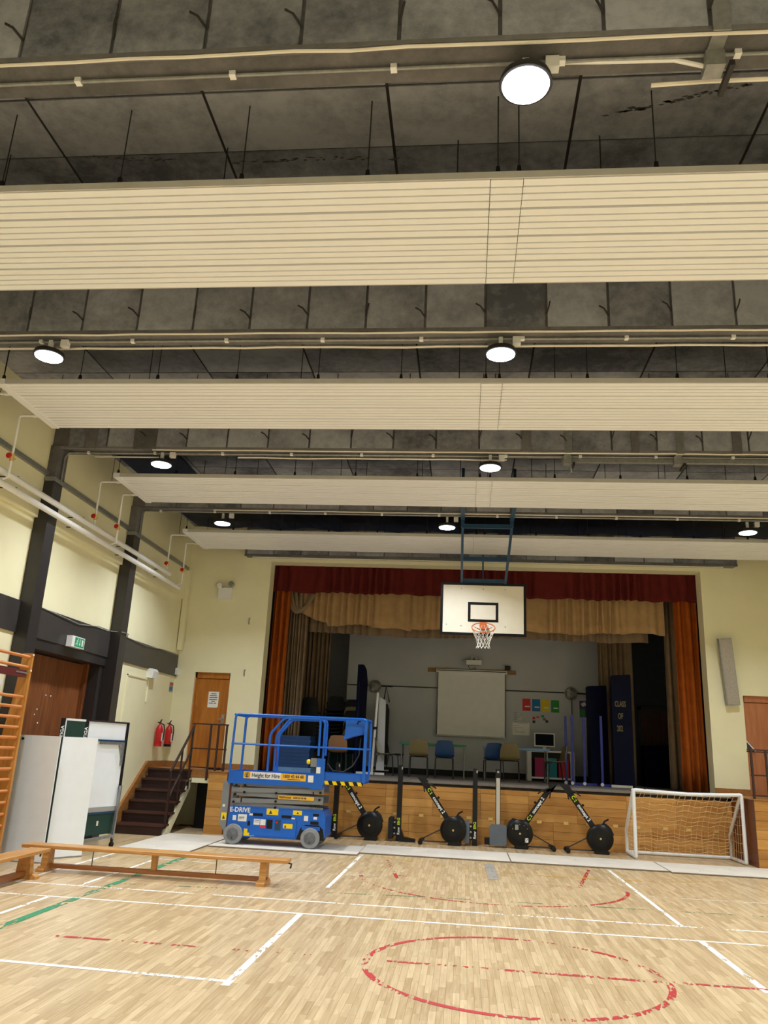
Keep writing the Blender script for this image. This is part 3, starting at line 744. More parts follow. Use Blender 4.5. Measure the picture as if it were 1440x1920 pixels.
# ------------------------------------------------------------------ curtains
def curtain(name, label, x0, x1, y, zt, zb, m, wave=.14, amp=.04, dx=.018, group=None, top_amp=None, edge=None, seed=0):
    """pleated cloth with uneven folds; zb may be a function of x"""
    rnd = random.Random(seed); n = max(8, int((x1-x0)/dx)); rows = 10
    ph = 0; phs = []
    for i in range(n+1): phs.append(ph); ph += dx/wave*2*PI*(1+.55*math.sin(i*dx*2.3+seed)+.3*math.sin(i*dx*5.9+seed*2))
    vs_ = []
    for i in range(n+1):
        x = x0+(x1-x0)*i/n; b = zb(x) if callable(zb) else zb
        sh_ = edge(x) if edge else 0
        for j in range(rows+1):
            t_ = j/rows; a = amp*(.75+.25*t_)
            w_ = math.sin(phs[i]+.25*math.sin(3*t_+seed)); w_ = math.copysign(abs(w_)**.7, w_)
            vs_.append((x+.012*math.sin(phs[i]*.5+4*t_), y+a*w_, zt+(b-zt)*t_))
    fs_ = [(i*(rows+1)+j, i*(rows+1)+j+1, (i+1)*(rows+1)+j+1, (i+1)*(rows+1)+j) for i in range(n) for j in range(rows)]
    mb = MB(); mb.v = vs_; mb.f = fs_
    o = mb.build(name, m, None, True); so = o.modifiers.new('thick', 'SOLIDIFY'); so.thickness = .006
    tag(o, label, 'curtain', group); return o
curtain('pelmet_curtain', 'maroon pleated pelmet across the top of the stage', OX0-.05, OX1+.05, 17.3, OZ+.1, lambda x: 4.93-.012*math.sin(x*5), M['maroon'], .26, .06, seed=3)
curtain('stage_curtain', 'rust velvet curtain drawn back on the stage side near the lift', -4.33, -3.93, 17.5, ST-.02, ZS+.02, M['rust'], .2, .07, .012, 'rust stage curtains', seed=1)
curtain('stage_curtain', 'rust velvet curtain drawn back on the stage side near the goal', 4.42, 4.9, 17.5, ST-.02, ZS+.02, M['rust'], .2, .07, .012, 'rust stage curtains', seed=2)
def zb1(x):
    if x < -3.1: return 4.33+.35*max(0, (-3.1-x)/.85)**1.6
    return 4.27+.03*math.sin(x*2.1)+.015*math.sin(x*7)-.04*(1 if -2.1 < x < -1.2 else 0)
o = curtain('border_curtain', 'front tan border curtain under the maroon pelmet, gathered into a swag', -4.05, 4.28, 17.75, ST-.02, zb1, M['tan'], .22, .045, seed=5, group='tan border curtains')
# draped swag folds
for k in range(4):
    pts = [(-4.1+.1*k+.02*k, 17.66, 5.0), (-3.98+.09*k, 17.62, 4.62-.05*k+.1), (-3.82+.06*k, 17.6, 4.5-.03*k+.06*k), (-3.62+.03*k, 17.62, 4.62+.05*k), (-3.5+.02*k, 17.66, 4.95)]
    sm = []
    for a in range(4):
        for u_ in range(5):
            p0 = Vector(pts[a]); p1 = Vector(pts[a+1]); sm.append(p0.lerp(p1, u_/5))
    sm.append(Vector(pts[-1]))
    for _ in range(3): sm = [sm[0]]+[(sm[i-1]+sm[i]*2+sm[i+1])/4 for i in range(1,len(sm)-1)]+[sm[-1]]
    MB().tube(sm, .045, 8).build('swag_fold', M['taupe'], o, True)
curtain('border_curtain', 'rear tan border curtain hanging lower behind the front one', -3.75, 4.05, 18.3, ST-.02, lambda x: 4.16+.03*math.sin(x*1.3)+(.05 if x > 2.6 else 0)-.04*math.exp(-((x-3.1)/.4)**2), M['taupe'], .24, .045, seed=6, group='tan border curtains')
curtain('leg_curtain', 'taupe leg curtain beside the rust curtain near the lift', -4.05, -3.62, 18.0, ST-.02, ZS+.02, M['taupe'], .11, .05, .012, 'taupe leg curtains', seed=7)
curtain('leg_curtain', 'taupe leg curtain deeper on stage above the stacked chairs', -4.0, -3.3, 19.6, ST-.02, ZS+.02, M['taupe'], .12, .05, .012, 'taupe leg curtains', seed=8)
curtain('leg_curtain', 'taupe leg curtain behind the navy mats', 3.15, 3.95, 19.7, ST-.02, ZS+.02, M['taupe'], .12, .05, .012, 'taupe leg curtains', seed=9)
curtain('leg_curtain', 'taupe leg curtain beside the rust curtain near the goal', 4.33, 4.75, 18.1, ST-.02, ZS+.02, M['taupe'], .13, .05, .012, 'taupe leg curtains', seed=10)

# ------------------------------------------------------------------ basketball goal
t = T('basketball_goal', 'white basketball backboard on a blue steel frame hung from the ceiling', 'basketball goal', (.33, 0, 0))
BY = 15.3; bz0, bz1 = 3.80, 4.82; bw = .82
MB().box(-bw+.04, bw-.04, BY, BY+.03, bz0+.04, bz1-.04).build('backboard', M['bb'], t)
g = MB(); g.box(-bw,bw,BY-.006,BY+.04,bz0,bz0+.05); g.box(-bw,bw,BY-.006,BY+.04,bz1-.05,bz1); g.box(-bw,-bw+.05,BY-.006,BY+.04,bz0+.05,bz1-.05); g.box(bw-.05,bw,BY-.006,BY+.04,bz0+.05,bz1-.05)
g.build('board_border', M['blk_gloss'], t)
g = MB(); a, b, c, d_ = -.29, .29, 4.06, 4.44
g.box(a,b,BY-.004,BY,c,c+.05); g.box(a,b,BY-.004,BY,d_-.05,d_); g.box(a,a+.05,BY-.004,BY,c+.05,d_-.05); g.box(b-.05,b,BY-.004,BY,c+.05,d_-.05)
g.build('target_square', M['blk_gloss'], t)
rm = MB(); RC = (0, BY-.36, 3.9); RR = .215
TILT = .56
rm.tube([(RC[0]+RR*math.cos(a_*PI/16), RC[1]+RR*math.sin(a_*PI/16), RC[2]+TILT*RR*math.sin(a_*PI/16)) for a_ in range(32)], .01, 8, True)
rm.tube([(-.06,BY-.1,3.9),(-.17,BY-.24,3.925)], .008, 6); rm.tube([(.06,BY-.1,3.9),(.17,BY-.24,3.925)], .008, 6)
rim = rm.build('rim', M['orange'], t, True)
MB().box(-.065,.065,BY-.16,BY,3.9,4.03).build('rim_bracket', M['orange'], t)
g = MB(); nn = 12
def np_(k, lv):
    rr_ = (.212,.19,.155,.125,.11,.135)[lv]; an = 2*PI*(k+.5*(lv % 2))/nn
    return (RC[0]+rr_*math.cos(an), RC[1]+rr_*math.sin(an), RC[2]+TILT*rr_*math.sin(an)*(1-lv/6)-(.0,.09,.18,.26,.33,.39)[lv])
for k in range(nn):
    for lv in range(5):
        a_ = np_(k, lv)
        if lv % 2 == 0: g.tube([a_, np_(k, lv+1)], .0045, 4); g.tube([a_, np_(k-1, lv+1)], .0045, 4)
        else: g.tube([a_, np_(k, lv+1)], .0045, 4); g.tube([a_, np_(k+1, lv+1)], .0045, 4)
g.build('net', M['net_w'], t)
g = MB()
xl0, xr0 = -.41, .46; xl1, xr1 = -.42, .42
pv = (13.75, 5.52)
def lerp(a_, b_, u_): return a_+(b_-a_)*u_
for x0_, x1_ in ((xl0,xl1),(xr0,xr1)): g.bar((x0_,pv[0],pv[1]),(x1_,BY+.06,bz1-.02),.045,.045)
for u_ in (.0,.55,.95): g.bar((lerp(xl0,xl1,u_),lerp(pv[0],BY+.06,u_),lerp(pv[1],bz1,u_)),(lerp(xr0,xr1,u_),lerp(pv[0],BY+.06,u_),lerp(pv[1],bz1,u_)),.05,.075)
g.build('swing_frame', M['teal'], t)
g = MB(); 
for x_ in (xl0,xr0): g.bar((x_,12.85,ZB-.02),(x_,13.8,ZB-.06),.07,.05); g.bar((x_,13.75,5.7),(x_,13.75,5.5),.06,.06); g.bar((x_,12.9,5.72),(x_,12.9,ZC),.05,.05)
g.bar((xl0,12.88,ZB+.01),(xr0,12.88,ZB+.01),.07,.07)
g.build('ceiling_mount', M['teal'], t)
MB().bar((0,BY+.08,bz1-.1),(0.0,16.2,5.75),.03,.03).build('rear_stay', M['teal'], t)
bolt = MB().lathe([(.012,0),(.01,-.008)], 'Y', n=8).mesh('bolt', M['galv'])
for x_, z_ in ((-.42,4.7),(0,4.7),(.42,4.7),(-.42,3.98),(.42,3.98),(-.7,4.0)): put('bolt', bolt, t, (x_, BY, z_))

# ------------------------------------------------------------------ scissor lift
t = T('scissor_lift', 'blue scissor lift with grey wheels and folded grey arms on the floor sheets', 'scissor lift', (-3.92, 13.92, .022))
LW = .72     # depth of the machine
ch = MB(); ch.prism([(0,.17),(.02,.59),(1.62,.59),(1.66,.5),(1.66,.17),(1.45,.12),(1.2,.12),(.35,.12)], 'Y', .03, LW-.03).build('chassis', M['blue'], t)
g = MB(); g.prism([(.06,.585),(1.6,.585),(1.6,.6),(.06,.6)], 'Y', .02, LW-.02); g.build('chassis_top', M['blue'], t)
MB().box(.4,1.18,.012,.03,.15,.42).build('service_tray', M['blue'], t)
MB().prism([(1.19,.13),(1.25,.3),(1.34,.36),(1.56,.36),(1.63,.3),(1.66,.13)], 'Y', .02, .04).build('wheel_arch', M['black'], t)
MB().box(1.28,1.58,.0,.05,.28,.34).build('steering_yoke', M['blue'], t)
def wheel(x, y):
    w_ = MB().lathe([(.11,-.05),(.155,-.04),(.16,0),(.155,.04),(.11,.05)], 'Y', (x,y,.16), 28).build('wheel', M['tyre'], t, True)
    MB().lathe([(.1,-.052),(.09,-.056),(.03,-.058),(.001,-.07)], 'Y', (x,y,.16), 20).build('hub', M['hub'], w_, True)
    MB().lathe([(.012,-.062),(.01,-.066)], 'Y', (x,y,.1), 8).build('hub_bolt', M['dark_steel'], w_)
wheel(.13,.0); wheel(1.43,-.0); wheel(.13,LW); wheel(1.43,LW)
# ladder end plate
MB().prism([(-.13,.98),(-.02,.98),(-.02,.2),(.0,.02),(-.06,.2),(-.14,.3),(-.14,.9)], 'Y', .06, .1).build('end_bracket', M['grey_paint'], t)
MB().prism([(-.13,.98),(-.02,.98),(-.02,.2),(-.06,.2),(-.14,.3),(-.14,.9)], 'Y', LW-.1, LW-.06).build('end_bracket', M['grey_paint'], t)
MB().box(-.12,-.03,.1,LW-.1,.9,.95).build('end_step', M['grey_paint'], t)
# folded scissor arms, front and back pairs
for y_ in (.05, LW-.09):
    for z_, tilt in ((.615,.03),(.7,-.03),(.785,.03),(.87,-.03),(.945,.02)):
        MB().bar((.04,y_+(.02 if tilt > 0 else 0),z_+tilt*.6),(1.6,y_+(.02 if tilt > 0 else 0),z_-tilt*.6),.035,.072).build('scissor_arm', M['grey_paint'], t)
pinm = MB().cyl((0,-.02,0),(0,.02,0),.02,10).mesh('pivot_pin', M['black'])
for x_, z_ in ((.1,.92),(.09,.78),(.08,.66),(.8,.83),(.8,.7),(.8,.6),(1.55,.87),(1.54,.76),(1.53,.66),(.25,.93),(.25,.82),(1.4,.66)): put('pivot_pin', pinm, t, (x_,.03,z_))
g = MB(); g.box(.2,.22,.025,.03,.66,.73); g.box(1.42,1.44,.025,.03,.82,.88); g.build('arm_slot', M['black'], t)
# platform
PB, PT = .955, 1.16
g = MB(); g.box(-.04,1.58,-.005,.02,PB+.06,PT); g.box(-.04,1.58,LW-.02,LW+.005,PB+.06,PT); g.box(-.04,-.02,.02,LW-.02,PB+.06,PT); g.build('toe_board', M['blue'], t)
MB().prism([(-.04,PB),(1.3,PB),(1.4,PB-.03),(1.58,PB-.03),(1.58,PB+.07),(-.04,PB+.07)], 'Y', -.01, LW+.01).build('platform_deck', M['blue'], t)
# extension deck slid out
g = MB(); g.box(1.5,2.28,.04,LW-.04,PB+.09,PB+.11); g.box(1.5,2.28,.03,.05,PB+.1,PT+.03); g.box(1.5,2.28,LW-.05,LW-.03,PB+.1,PT+.03); g.box(2.26,2.28,.05,LW-.05,PB+.1,PT+.03); g.build('extension_deck', M['blue'], t)
hz = MB().box(1.58,2.26,.022,.03,PB+.05,PB+.115).build('hazard_strip', M['black'], t)
for k in range(5): MB().prism([(1.62+.14*k,PB+.053),(1.69+.14*k,PB+.053),(1.66+.14*k,PB+.112),(1.59+.14*k,PB+.112)], 'Y', .018, .022).build('hazard_stripe', M['yellow'], hz)
RT, RM_ = 2.09, 1.6
def rnd(pts, r_=.07, n_=5):
    out = [Vector(pts[0])]
    for i in range(1, len(pts)-1):
        a_, b_, c_ = Vector(pts[i-1]), Vector(pts[i]), Vector(pts[i+1])
        p_, q_ = b_+(a_-b_).normalized()*r_, b_+(c_-b_).normalized()*r_
        for k in range(n_+1):
            u_ = k/n_; out.append((1-u_)**2*p_+2*u_*(1-u_)*b_+u_*u_*q_)
    return out+[Vector(pts[-1])]
tr = .02
for y_ in (.0, LW):
    MB().tube(rnd([(-.03,y_,PT-.02),(-.01,y_,RT),(2.27,y_,RT),(2.27,y_,PT)]), tr, 10).build('guard_rail', M['blue'], t, True)
    MB().tube([(-.02,y_,RM_),(2.27,y_,RM_)], tr*.85, 8).build('mid_rail', M['blue'], t, True)
    MB().tube(rnd([(.62,y_-.0,PT),(.62,y_,1.78),(.85,y_,RT-.03),(1.48,y_,RT-.02),(1.48,y_,PT+.3)]), tr, 10).build('inner_rail', M['blue'], t, True)
MB().tube(rnd([(.72,.05,PT),(.72,.05,1.76),(.93,.05,RT-.05),(1.55,.05,RT-.05),(1.55,.05,PT)]), tr, 10).build('inner_rail', M['blue'], t, True)
MB().tube(rnd([(-.02,.0,RT-.01),(-.02,LW,RT-.01)]), tr, 10).build('end_rail', M['blue'], t, True); MB().tube([(-.03,0,RM_),(-.03,LW,RM_)], tr*.85, 8).build('end_rail', M['blue'], t, True)
MB().tube([(2.27,0,RT-.01),(2.27,LW,RT-.01)], tr, 10).build('end_rail', M['blue'], t, True); MB().tube([(2.27,0,RM_),(2.27,LW,RM_)], tr*.85, 8).build('end_rail', M['blue'], t, True)
MB().tube(rnd([(.16,.02,PT),(.17,.02,RT-.02),(.35,.02,RT-.0)]), tr, 10).build('gate_rail', M['blue'], t, True)
MB().box(2.24,2.29,-.02,.06,PT-.1,RT-.05).build('corner_post', M['blue'], t); MB().box(1.46,1.6,-.012,.03,PB+.05,PT+.26).build('slide_post', M['blue'], t)
bx = MB().prism([(1.88,1.75),(2.02,1.8),(2.2,1.85),(2.26,1.96),(2.26,2.07),(1.9,2.07),(1.9,1.9)], 'Y', .1, .4).build('control_box', M['blue'], t)
MB().tube([(2.1,.12,2.0),(2.12,.06,2.05),(2.16,.05,2.06)], .012, 6).build('joystick', M['black'], bx)
MB().tube([(1.62,.1,1.35),(1.72,.12,1.23),(1.9,.14,1.22),(2.05,.15,1.32),(2.15,.15,1.5),(2.16,.2,1.78)], .012, 8).build('control_cable', M['dark_steel'], t, True)
MB().box(1.36,1.46,-.03,.03,PT+.12,PT+.26).build('latch_box', M['grey_paint'], t); MB().lathe([(.03,-.01),(.045,.02),(.035,.05)], 'X', (1.3,0,PT+.2), 12).build('latch_knob', M['yellow'], t, True)
MB().box(1.46,1.53,-.016,-.012,PT+.02,PT+.12).build('sticker', M['white'], t)
MB().lathe([(.03,0),(.06,.02),(.04,.05)], 'Z', (2.05,.2,PB+.115), 10).build('glove_bundle', M['brown_pl'], t, True)
# lettering and stickers
def sticker(x0, x1, z0, z1, m, y_=-.012, nm='sticker'): return MB().box(x0, x1, y_-.002, y_, z0, z1).build(nm, m, t)
a_ = sticker(.22,.34,1.045,1.155,M['amber'],-.006); MB().lathe([(.043,-.0095),(.042,-.0105)], 'Y', (.28,0,1.1), 18).build('emblem', M['ink'], a_); MB().lathe([(.032,-.0112),(.03,-.0118)], 'Y', (.28,0,1.1), 16).build('emblem', M['amber'], a_)
MB().prism([(.265,1.065),(.295,1.065),(.29,1.105),(.305,1.105),(.28,1.13),(.255,1.105),(.27,1.105)], 'Y', -.0125, -.0119).build('emblem', M['ink'], a_)
a_ = sticker(.34,.86,1.045,1.155,M['white'],-.006); text('Height for Hire', .092, M['ink'], a_, (.36,-.009,1.07), sx=.84)
a_ = sticker(.86,1.29,1.04,1.15,M['amber'],-.006); text('1800 43 44 48', .075, M['ink'], a_, (.895,-.009,1.082), sx=.82); MB().box(.98,1.2,-.0085,-.008,1.055,1.065).build('print_line', M['ink'], a_)
sticker(1.33,1.42,1.03,1.14,M['white'],-.006)
a_ = sticker(.84,1.45,.74,.8,M['amber'],.02); text('FREEPHONE   1800 43 44 48', .045, M['ink'], a_, (.85,.016,.755), sx=.86)
text('E-DRIVE', .105, M['white'], t, (.03,.026,.505), sx=.95)
fy = .03
a_ = sticker(.66,.86,.485,.585,M['yellow'],fy); MB().prism([(.7,.5),(.76,.5),(.73,.56)], 'Y', fy-.003, fy-.0025).build('warning_mark', M['ink'], a_)
a_ = sticker(1.11,1.26,.505,.575,M['yellow'],fy); MB().prism([(1.17,.52),(1.21,.52),(1.19,.555)], 'Y', fy-.003, fy-.0025).build('warning_mark', M['ink'], a_)
sticker(.43,.6,.455,.5,M['black'],fy); sticker(.92,1.09,.445,.49,M['black'],fy); sticker(.37,.43,.46,.49,M['white'],fy); sticker(1.09,1.15,.435,.46,M['white'],fy)
sticker(.09,.15,.37,.45,M['white'],fy); a_ = sticker(.18,.33,.36,.47,M['white'],fy); text('1977', .05, M['ink'], a_, (.19,fy-.003,.395))
sticker(.35,.42,.3,.37,M['black'],fy)
ty = .012
a_ = sticker(.46,.56,.32,.41,M['white'],ty); MB().box(.47,.55,ty-.003,ty-.0022,.385,.393).build('print_line', M['ink'], a_); MB().box(.47,.55,ty-.003,ty-.0022,.36,.365).build('print_line', M['ink'], a_)
a_ = sticker(.57,.66,.32,.41,M['white'],ty); sticker(.57,.66,.275,.315,M['p_red'],ty); sticker(.68,.78,.27,.41,M['black'],ty)
a_ = sticker(.82,.92,.25,.41,M['teal'],ty); MB().lathe([(.02,ty-.004),(.018,ty-.008)], 'Y', (.85,0,.375), 10).build('button', M['red'], a_)
a_ = sticker(.96,1.12,.29,.36,M['yellow'],ty); MB().prism([(.975,.3),(1.02,.3),(.997,.345)], 'Y', ty-.003, ty-.0025).build('warning_mark', M['ink'], a_)
sticker(.3,.36,.14,.25,M['yellow'],fy-.0); a_ = sticker(.36,.48,.14,.19,M['yellow'],fy-.0); sticker(1.3,1.37,.42,.5,M['white'],fy); sticker(1.46,1.52,.45,.49,M['white'],fy); sticker(1.45,1.55,.5,.54,M['black'],fy)
sticker(1.41,1.55,.37,.42,M['black'],fy); sticker(-.12,-.03,.36,.48,M['yellow'],.06); MB().prism([(-.1,.38),(-.05,.38),(-.075,.44)], 'Y', .056, .058).build('warning_mark', M['ink'], t); sticker(-.11,-.07,.57,.61,M['white'],.06)

# ------------------------------------------------------------------ floor sheets
def sheet_(x0, y0, label, rz=0, w_=2.44, d_=1.22, z=0):
    t_ = T('floor_sheet', label, 'sheet', (x0,y0,z+.0025), rz, 'white faced sheets laid along the stage')
    MB().box(0,w_,0,d_,.003,.018).build('core', M['ply_edge'], t_); MB().box(.002,w_-.002,.002,d_-.002,.018,.0195).build('facing', M['ply'], t_)
    for x_, y_ in ((.5,.3),(1.1,.8)): MB().lathe([(.012,.0195),(.01,.0205)], 'Z', (x_,y_,0), 8).build('knot', M['dark_steel'], t_)
sheet_(-5.24, 12.72, 'white sheet lying lengthways beside the steps', .006, 1.12, 2.3)
sheet_(-4.1, 13.58, 'white sheet under the wheels of the blue lift')
sheet_(-1.67, 13.88, 'grey white sheet in front of the first rowing machine')
sheet_(.785, 13.89, 'white sheet in front of the mirrored rowing machine')
sheet_(3.24, 13.80, 'white sheet in front of the small goal')

# ------------------------------------------------------------------ rowing machines
def rower(x, y, s, label):
    t = T('rowing_machine', label, 'rowing machine', (x,y,0), 0, 'rowing machine fronts stored along the stage')
    fwm = MB().lathe([(.12,-.09),(.2,-.085),(.235,-.06),(.245,-.01),(.24,.05),(.2,.09),(.1,.1)], 'Y', (0,0,.265), 36).build('flywheel_housing', M['blk_gloss'], t, True)
    for r_ in (.1,.13,.16): MB().tube([(r_*math.cos(k*PI/18), -.091, .265+r_*math.sin(k*PI/18)) for k in range(36)], .004, 5, True).build('cage_ring', M['black'], fwm)
    MB().lathe([(.02,-.09),(.016,-.1)], 'Y', (0,0,.265), 12).build('hub_cap', M['brass'], fwm)
    if s < 0:
        MB().box(-.09,-.03,-.096,-.09,.33,.42).build('sticker', M['galv'], fwm); MB().box(.09,.15,-.09,-.086,.12,.2).build('sticker', M['white'], fwm)
        for k in range(5): MB().lathe([(.008,-.09),(.007,-.095)], 'Y', (.16*math.cos(.6+k*.5),0,.265+.16*math.sin(.6+k*.5)), 8).build('bolt', M['steel'], fwm)
    MB().prism([(-.1,0),(.14,0),(.16,.04),(.1,.09),(-.06,.09)], 'Y', -.08, .12).build('base_foot', M['black'], t)
    # chain guard and monitor on the upper rim
    MB().prism([(.0*s,.49),(.12*s,.52),(.2*s,.45),(.25*s,.33),(.2*s,.33),(.1*s,.44)], 'Y', -.05, .11).build('chain_guard', M['black_pl'], t)
    if s > 0: MB().tube([(.06,.03,.5),(.1,.03,.56),(.17,.02,.6)], .016, 8).build('carry_grip', M['black'], t)
    p0, p1 = Vector((-.09*s,.02,.42)), Vector((-.52*s,.02,1.02)); d = (p1-p0).normalized()
    MB().bar(p0, p1, .095, .085, (0,-1,0)).build('boom', M['black'], t)
    nrm = Vector((-d.z*1, 0, d.x))
    tip = p1+d*.2
    MB().prism([(p1.x-.05*abs(s)-d.x*.02,p1.z-.03),(p1.x+.06,p1.z+.02*s),(p1.x+d.x*.12+.05*s,p1.z+.14),(tip.x-.03*s,tip.z),(tip.x-.06*s,tip.z-.02),(p1.x-.06*s+d.x*.05,p1.z+.04)], 'Y', -.04, .12).build('foot_stretcher', M['black'], t)
    MB().tube([p1+d*.08+Vector((.03*s,-.05,0)), p1+d*.0+Vector((.1*s,-.06,.02)), p1-d*.05+Vector((.16*s,-.06,.0))], .014, 6).build('foot_strap', M['black'], t)
    MB().tube([p1+d*.02+Vector((-.04*s,-.05,0)), p1-d*.1+Vector((-.09*s,-.06,-.03))], .012, 6).build('foot_strap', M['black'], t)
    MB().tube([p0+d*.45+Vector((.05*s,0,.02)), p0+d*.47+Vector((.09*s,0,.03))], .022, 8).build('boom_catch', M['black'], t)
    # legs and castors
    MB().tube([(-.16*s,0,.3),(-.56*s,-.06,.1)], .011, 8).build('strut', M['dark_steel'], t); MB().tube([(-.1*s,0,.05),(-.58*s,-.06,.055)], .012, 8).build('floor_bar', M['dark_steel'], t)
    MB().bar((-.6*s,-.2,.075),(-.56*s,.14,.075),.05,.04).build('cross_foot', M['black'], t)
    for y_ in (-.2,.14): MB().lathe([(.02,-.015),(.042,-.012),(.042,.012),(.02,.015)], 'Y', (-.6*s,y_,.042), 14).build('castor', M['black'], t)
    # lettering along the boom
    ang = math.atan2(d.z, d.x)
    fy_ = -.047
    def along(u_, off): 
        q = p0+d*u_; n_ = Vector((d.z,0,-d.x))*off
        return Vector((q.x+n_.x, p0.y+(p1.y-p0.y)*u_/.74+fy_, q.z+n_.z))
    if s > 0:
        rot = (PI/2, 0, 0); ry = -(PI-ang)
        text('concept 2', .085, M['white'], t, along(.5,-.022), (PI/2, PI-ang, 0), sx=1.0)
        text('C', .09, M['lime'], t, along(.68,-.025), (PI/2, PI-ang, 0)); text('2', .07, M['lime'], t, along(.6,-.022), (PI/2, PI-ang, 0))
    else:
        text('concept 2', .085, M['white'], t, along(.26,.022), (PI/2, -ang, 0), sx=1.0)
        text('C', .09, M['lime'], t, along(.1,.025), (PI/2, -ang, 0)); text('2', .07, M['lime'], t, along(.18,.022), (PI/2, -ang, 0))
    return t
rower(-1.74, 16.0, 1, 'rowing machine front with long boom, partly behind the lift platform')
rower(-.17, 15.95, 1, 'rowing machine front standing between two black monorails')
rower(1.06, 16.05, -1, 'rowing machine front with its boom leaning the opposite way')
rower(2.5, 15.95, 1, 'rowing machine front nearest the small goal')
def monorail(x, y, label, h, seat_side, foot=False, low=.0):
    t = T('rower_monorail', label, 'rower rail', (x,y,0), 0, 'detached rowing monorails against the stage')
    MB().prism([(-.045,.02),(.045,.02),(.045,h-.06),(.04,h),(-.035,h),(-.045,h-.05)], 'Y', -.03, .07).build('rail', M['black'], t)
    MB().box(-.05,.05,-.035,.075,0,.05).build('rail_foot', M['black'], t)
    MB().box(.02,.045,-.034,-.03,h-.08,h-.03).build('end_clip', M['steel'], t)
    st_ = MB().prism([(-.19,.06),(-.17,.04),(-.1,.05),(-.1,.42),(-.17,.43),(-.19,.4)], 'Y', -.12, .16).build('seat', M['seat_grey'] if seat_side == 2 else M['black_pl'], t)
    MB().box(-.1,-.045,-.06,.1,.1,.38).build('seat_carriage', M['black'], t)
    for z_ in (.14,.24,.34): MB().lathe([(.001,-.07),(.018,-.068),(.018,-.05)], 'Y', (-.075,0,z_), 10).build('seat_roller', M['steel'], t)
    if foot:
        MB().prism([(.045,.0),(.32,.0),(.32,.05),(.1,.08),(.045,.22)], 'Y', -.06, .12).build('rear_leg', M['black'], t)
    text('Row', .07, M['white'], t, (.022,-.033,.12), (PI/2,-PI/2,0)); text('ERG', .07, M['lime'], t, (.022,-.033,.29), (PI/2,-PI/2,0))
    return t
monorail(-2.43, 16.15, 'black rowing monorail below the lift platform', 1.36, 1)
monorail(-1.2, 16.1, 'black rowing monorail with a rear leg on the floor', 1.37, 1, True)
monorail(.23, 16.1, 'black rowing monorail next to the silver one', 1.37, 2)
t = T('rower_monorail', 'rowing monorail with silver face and grey seat turned to the room', 'rower rail', (.66,16.1,0), 0, 'detached rowing monorails against the stage')
MB().box(-.045,.045,-.02,.07,.03,1.38).build('rail', M['black'], t); MB().box(-.034,.036,-.026,-.02,.3,1.22).build('rail_face', M['silver'], t)
MB().lathe([(.022,-.03),(.02,-.022)], 'Y', (0,0,1.33), 10).build('end_knob', M['steel'], t)
pts = [(-.155,.06),(-.13,.03),(.13,.03),(.155,.06),(.16,.36),(.12,.4),(-.12,.4),(-.16,.36)]
MB().prism(pts, 'Y', -.1, -.04).build('seat', M['seat_grey'], t); MB().box(-.08,.08,-.04,-.0,.08,.34).build('seat_carriage', M['black'], t)
MB().box(-.25,-.15,-.05,.02,.04,.16).build('rear_foot', M['black'], t)

# ------------------------------------------------------------------ small goal
t = T('football_goal', 'small white tube goal with tan net in front of the stage', 'goal', (0,0,0))
gx0, gx1, gy, gz = 3.04, 4.9, 15.48, 1.15; gyb = 16.28; r_ = .032
MB().tube(rnd([(gx0,gy,.035),(gx0,gy,gz),(gx0+.06,gy,gz)], .04), r_, 10).build('post', M['white'], t, True)
MB().tube(rnd([(gx1,gy,.035),(gx1,gy,gz),(gx1-.06,gy,gz)], .04), r_, 10).build('post', M['white'], t, True)
MB().tube([(gx0+.02,gy,gz),(gx0+.6,gy,gz-.02),((gx0+gx1)/2,gy,gz-.03),(gx1-.4,gy,gz-.015),(gx1-.02,gy,gz)], r_, 10).build('crossbar', M['white'], t, True)
for gx in (gx0, gx1):
    MB().tube([(gx,gy,.035),(gx,gyb,.035)], r_, 10).build('side_bar', M['white'], t, True)
    MB().tube([(gx,gy+.02,gz),(gx,gy+.35,.85),(gx,gy+.62,.6),(gx,gyb,.42),(gx,gyb,.035)], r_, 10).build('stay', M['white'], t, True)
MB().tube([(gx0,gyb,.035),(gx1,gyb,.035)], r_, 10).build('ground_bar', M['white'], t, True)
g = MB(); nx, nz = 18, 10
prof = [(gy+.03,gz-.02),(gy+.3,.93),(gy+.5,.74),(gy+.66,.58),(gyb-.06,.42),(gyb-.03,.3),(gyb-.02,.18),(gyb-.02,.05)]
for i in range(nx+1):
    x_ = gx0+.02+(gx1-gx0-.04)*i/nx
    g.tube([(x_+.015*math.sin(i*2+j), p[0]-.05*math.sin(PI*i/nx)*(1 if 1 < j < 6 else 0), p[1]-.02*math.sin(i*1.7+j)) for j, p in enumerate(prof)], .0045, 4)
for j, p in enumerate(prof[:-1]):
    for u_ in (0,.5):
        q = (p[0]+(prof[j+1][0]-p[0])*u_, p[1]+(prof[j+1][1]-p[1])*u_)
        g.tube([(gx0+(gx1-gx0)*i/nx, q[0]-.05*math.sin(PI*i/nx)*(1 if 1 < j < 6 else 0), q[1]-.02*math.sin(i*1.7+j)-.03*math.sin(PI*i/nx)) for i in range(nx+1)], .0045, 4)
for gx in (gx0,gx1):
    for k in range(1,7):
        z_ = .05+.15*k; ye_ = gyb-.03 if z_ < .45 else gyb-(z_-.42)*1.1
        if ye_ > gy+.05: g.tube([(gx,gy,z_),(gx+.03*math.sin(k),(gy+ye_)/2,z_-.03),(gx,ye_,z_)], .0045, 4)
    for k in range(1,6): g.tube([(gx,gy+.13*k,.04),(gx+.02,gy+.13*k,max(.3,gz-.13*k*1.15))], .0045, 4)
net = g.build('net', M['net_b'], t)
MB().lathe([(.022,0),(.03,.01),(.03,.02)], 'Z', (gx0+.2,gy,gz+.02), 8).build('net_clip', M['dark_steel'], t)
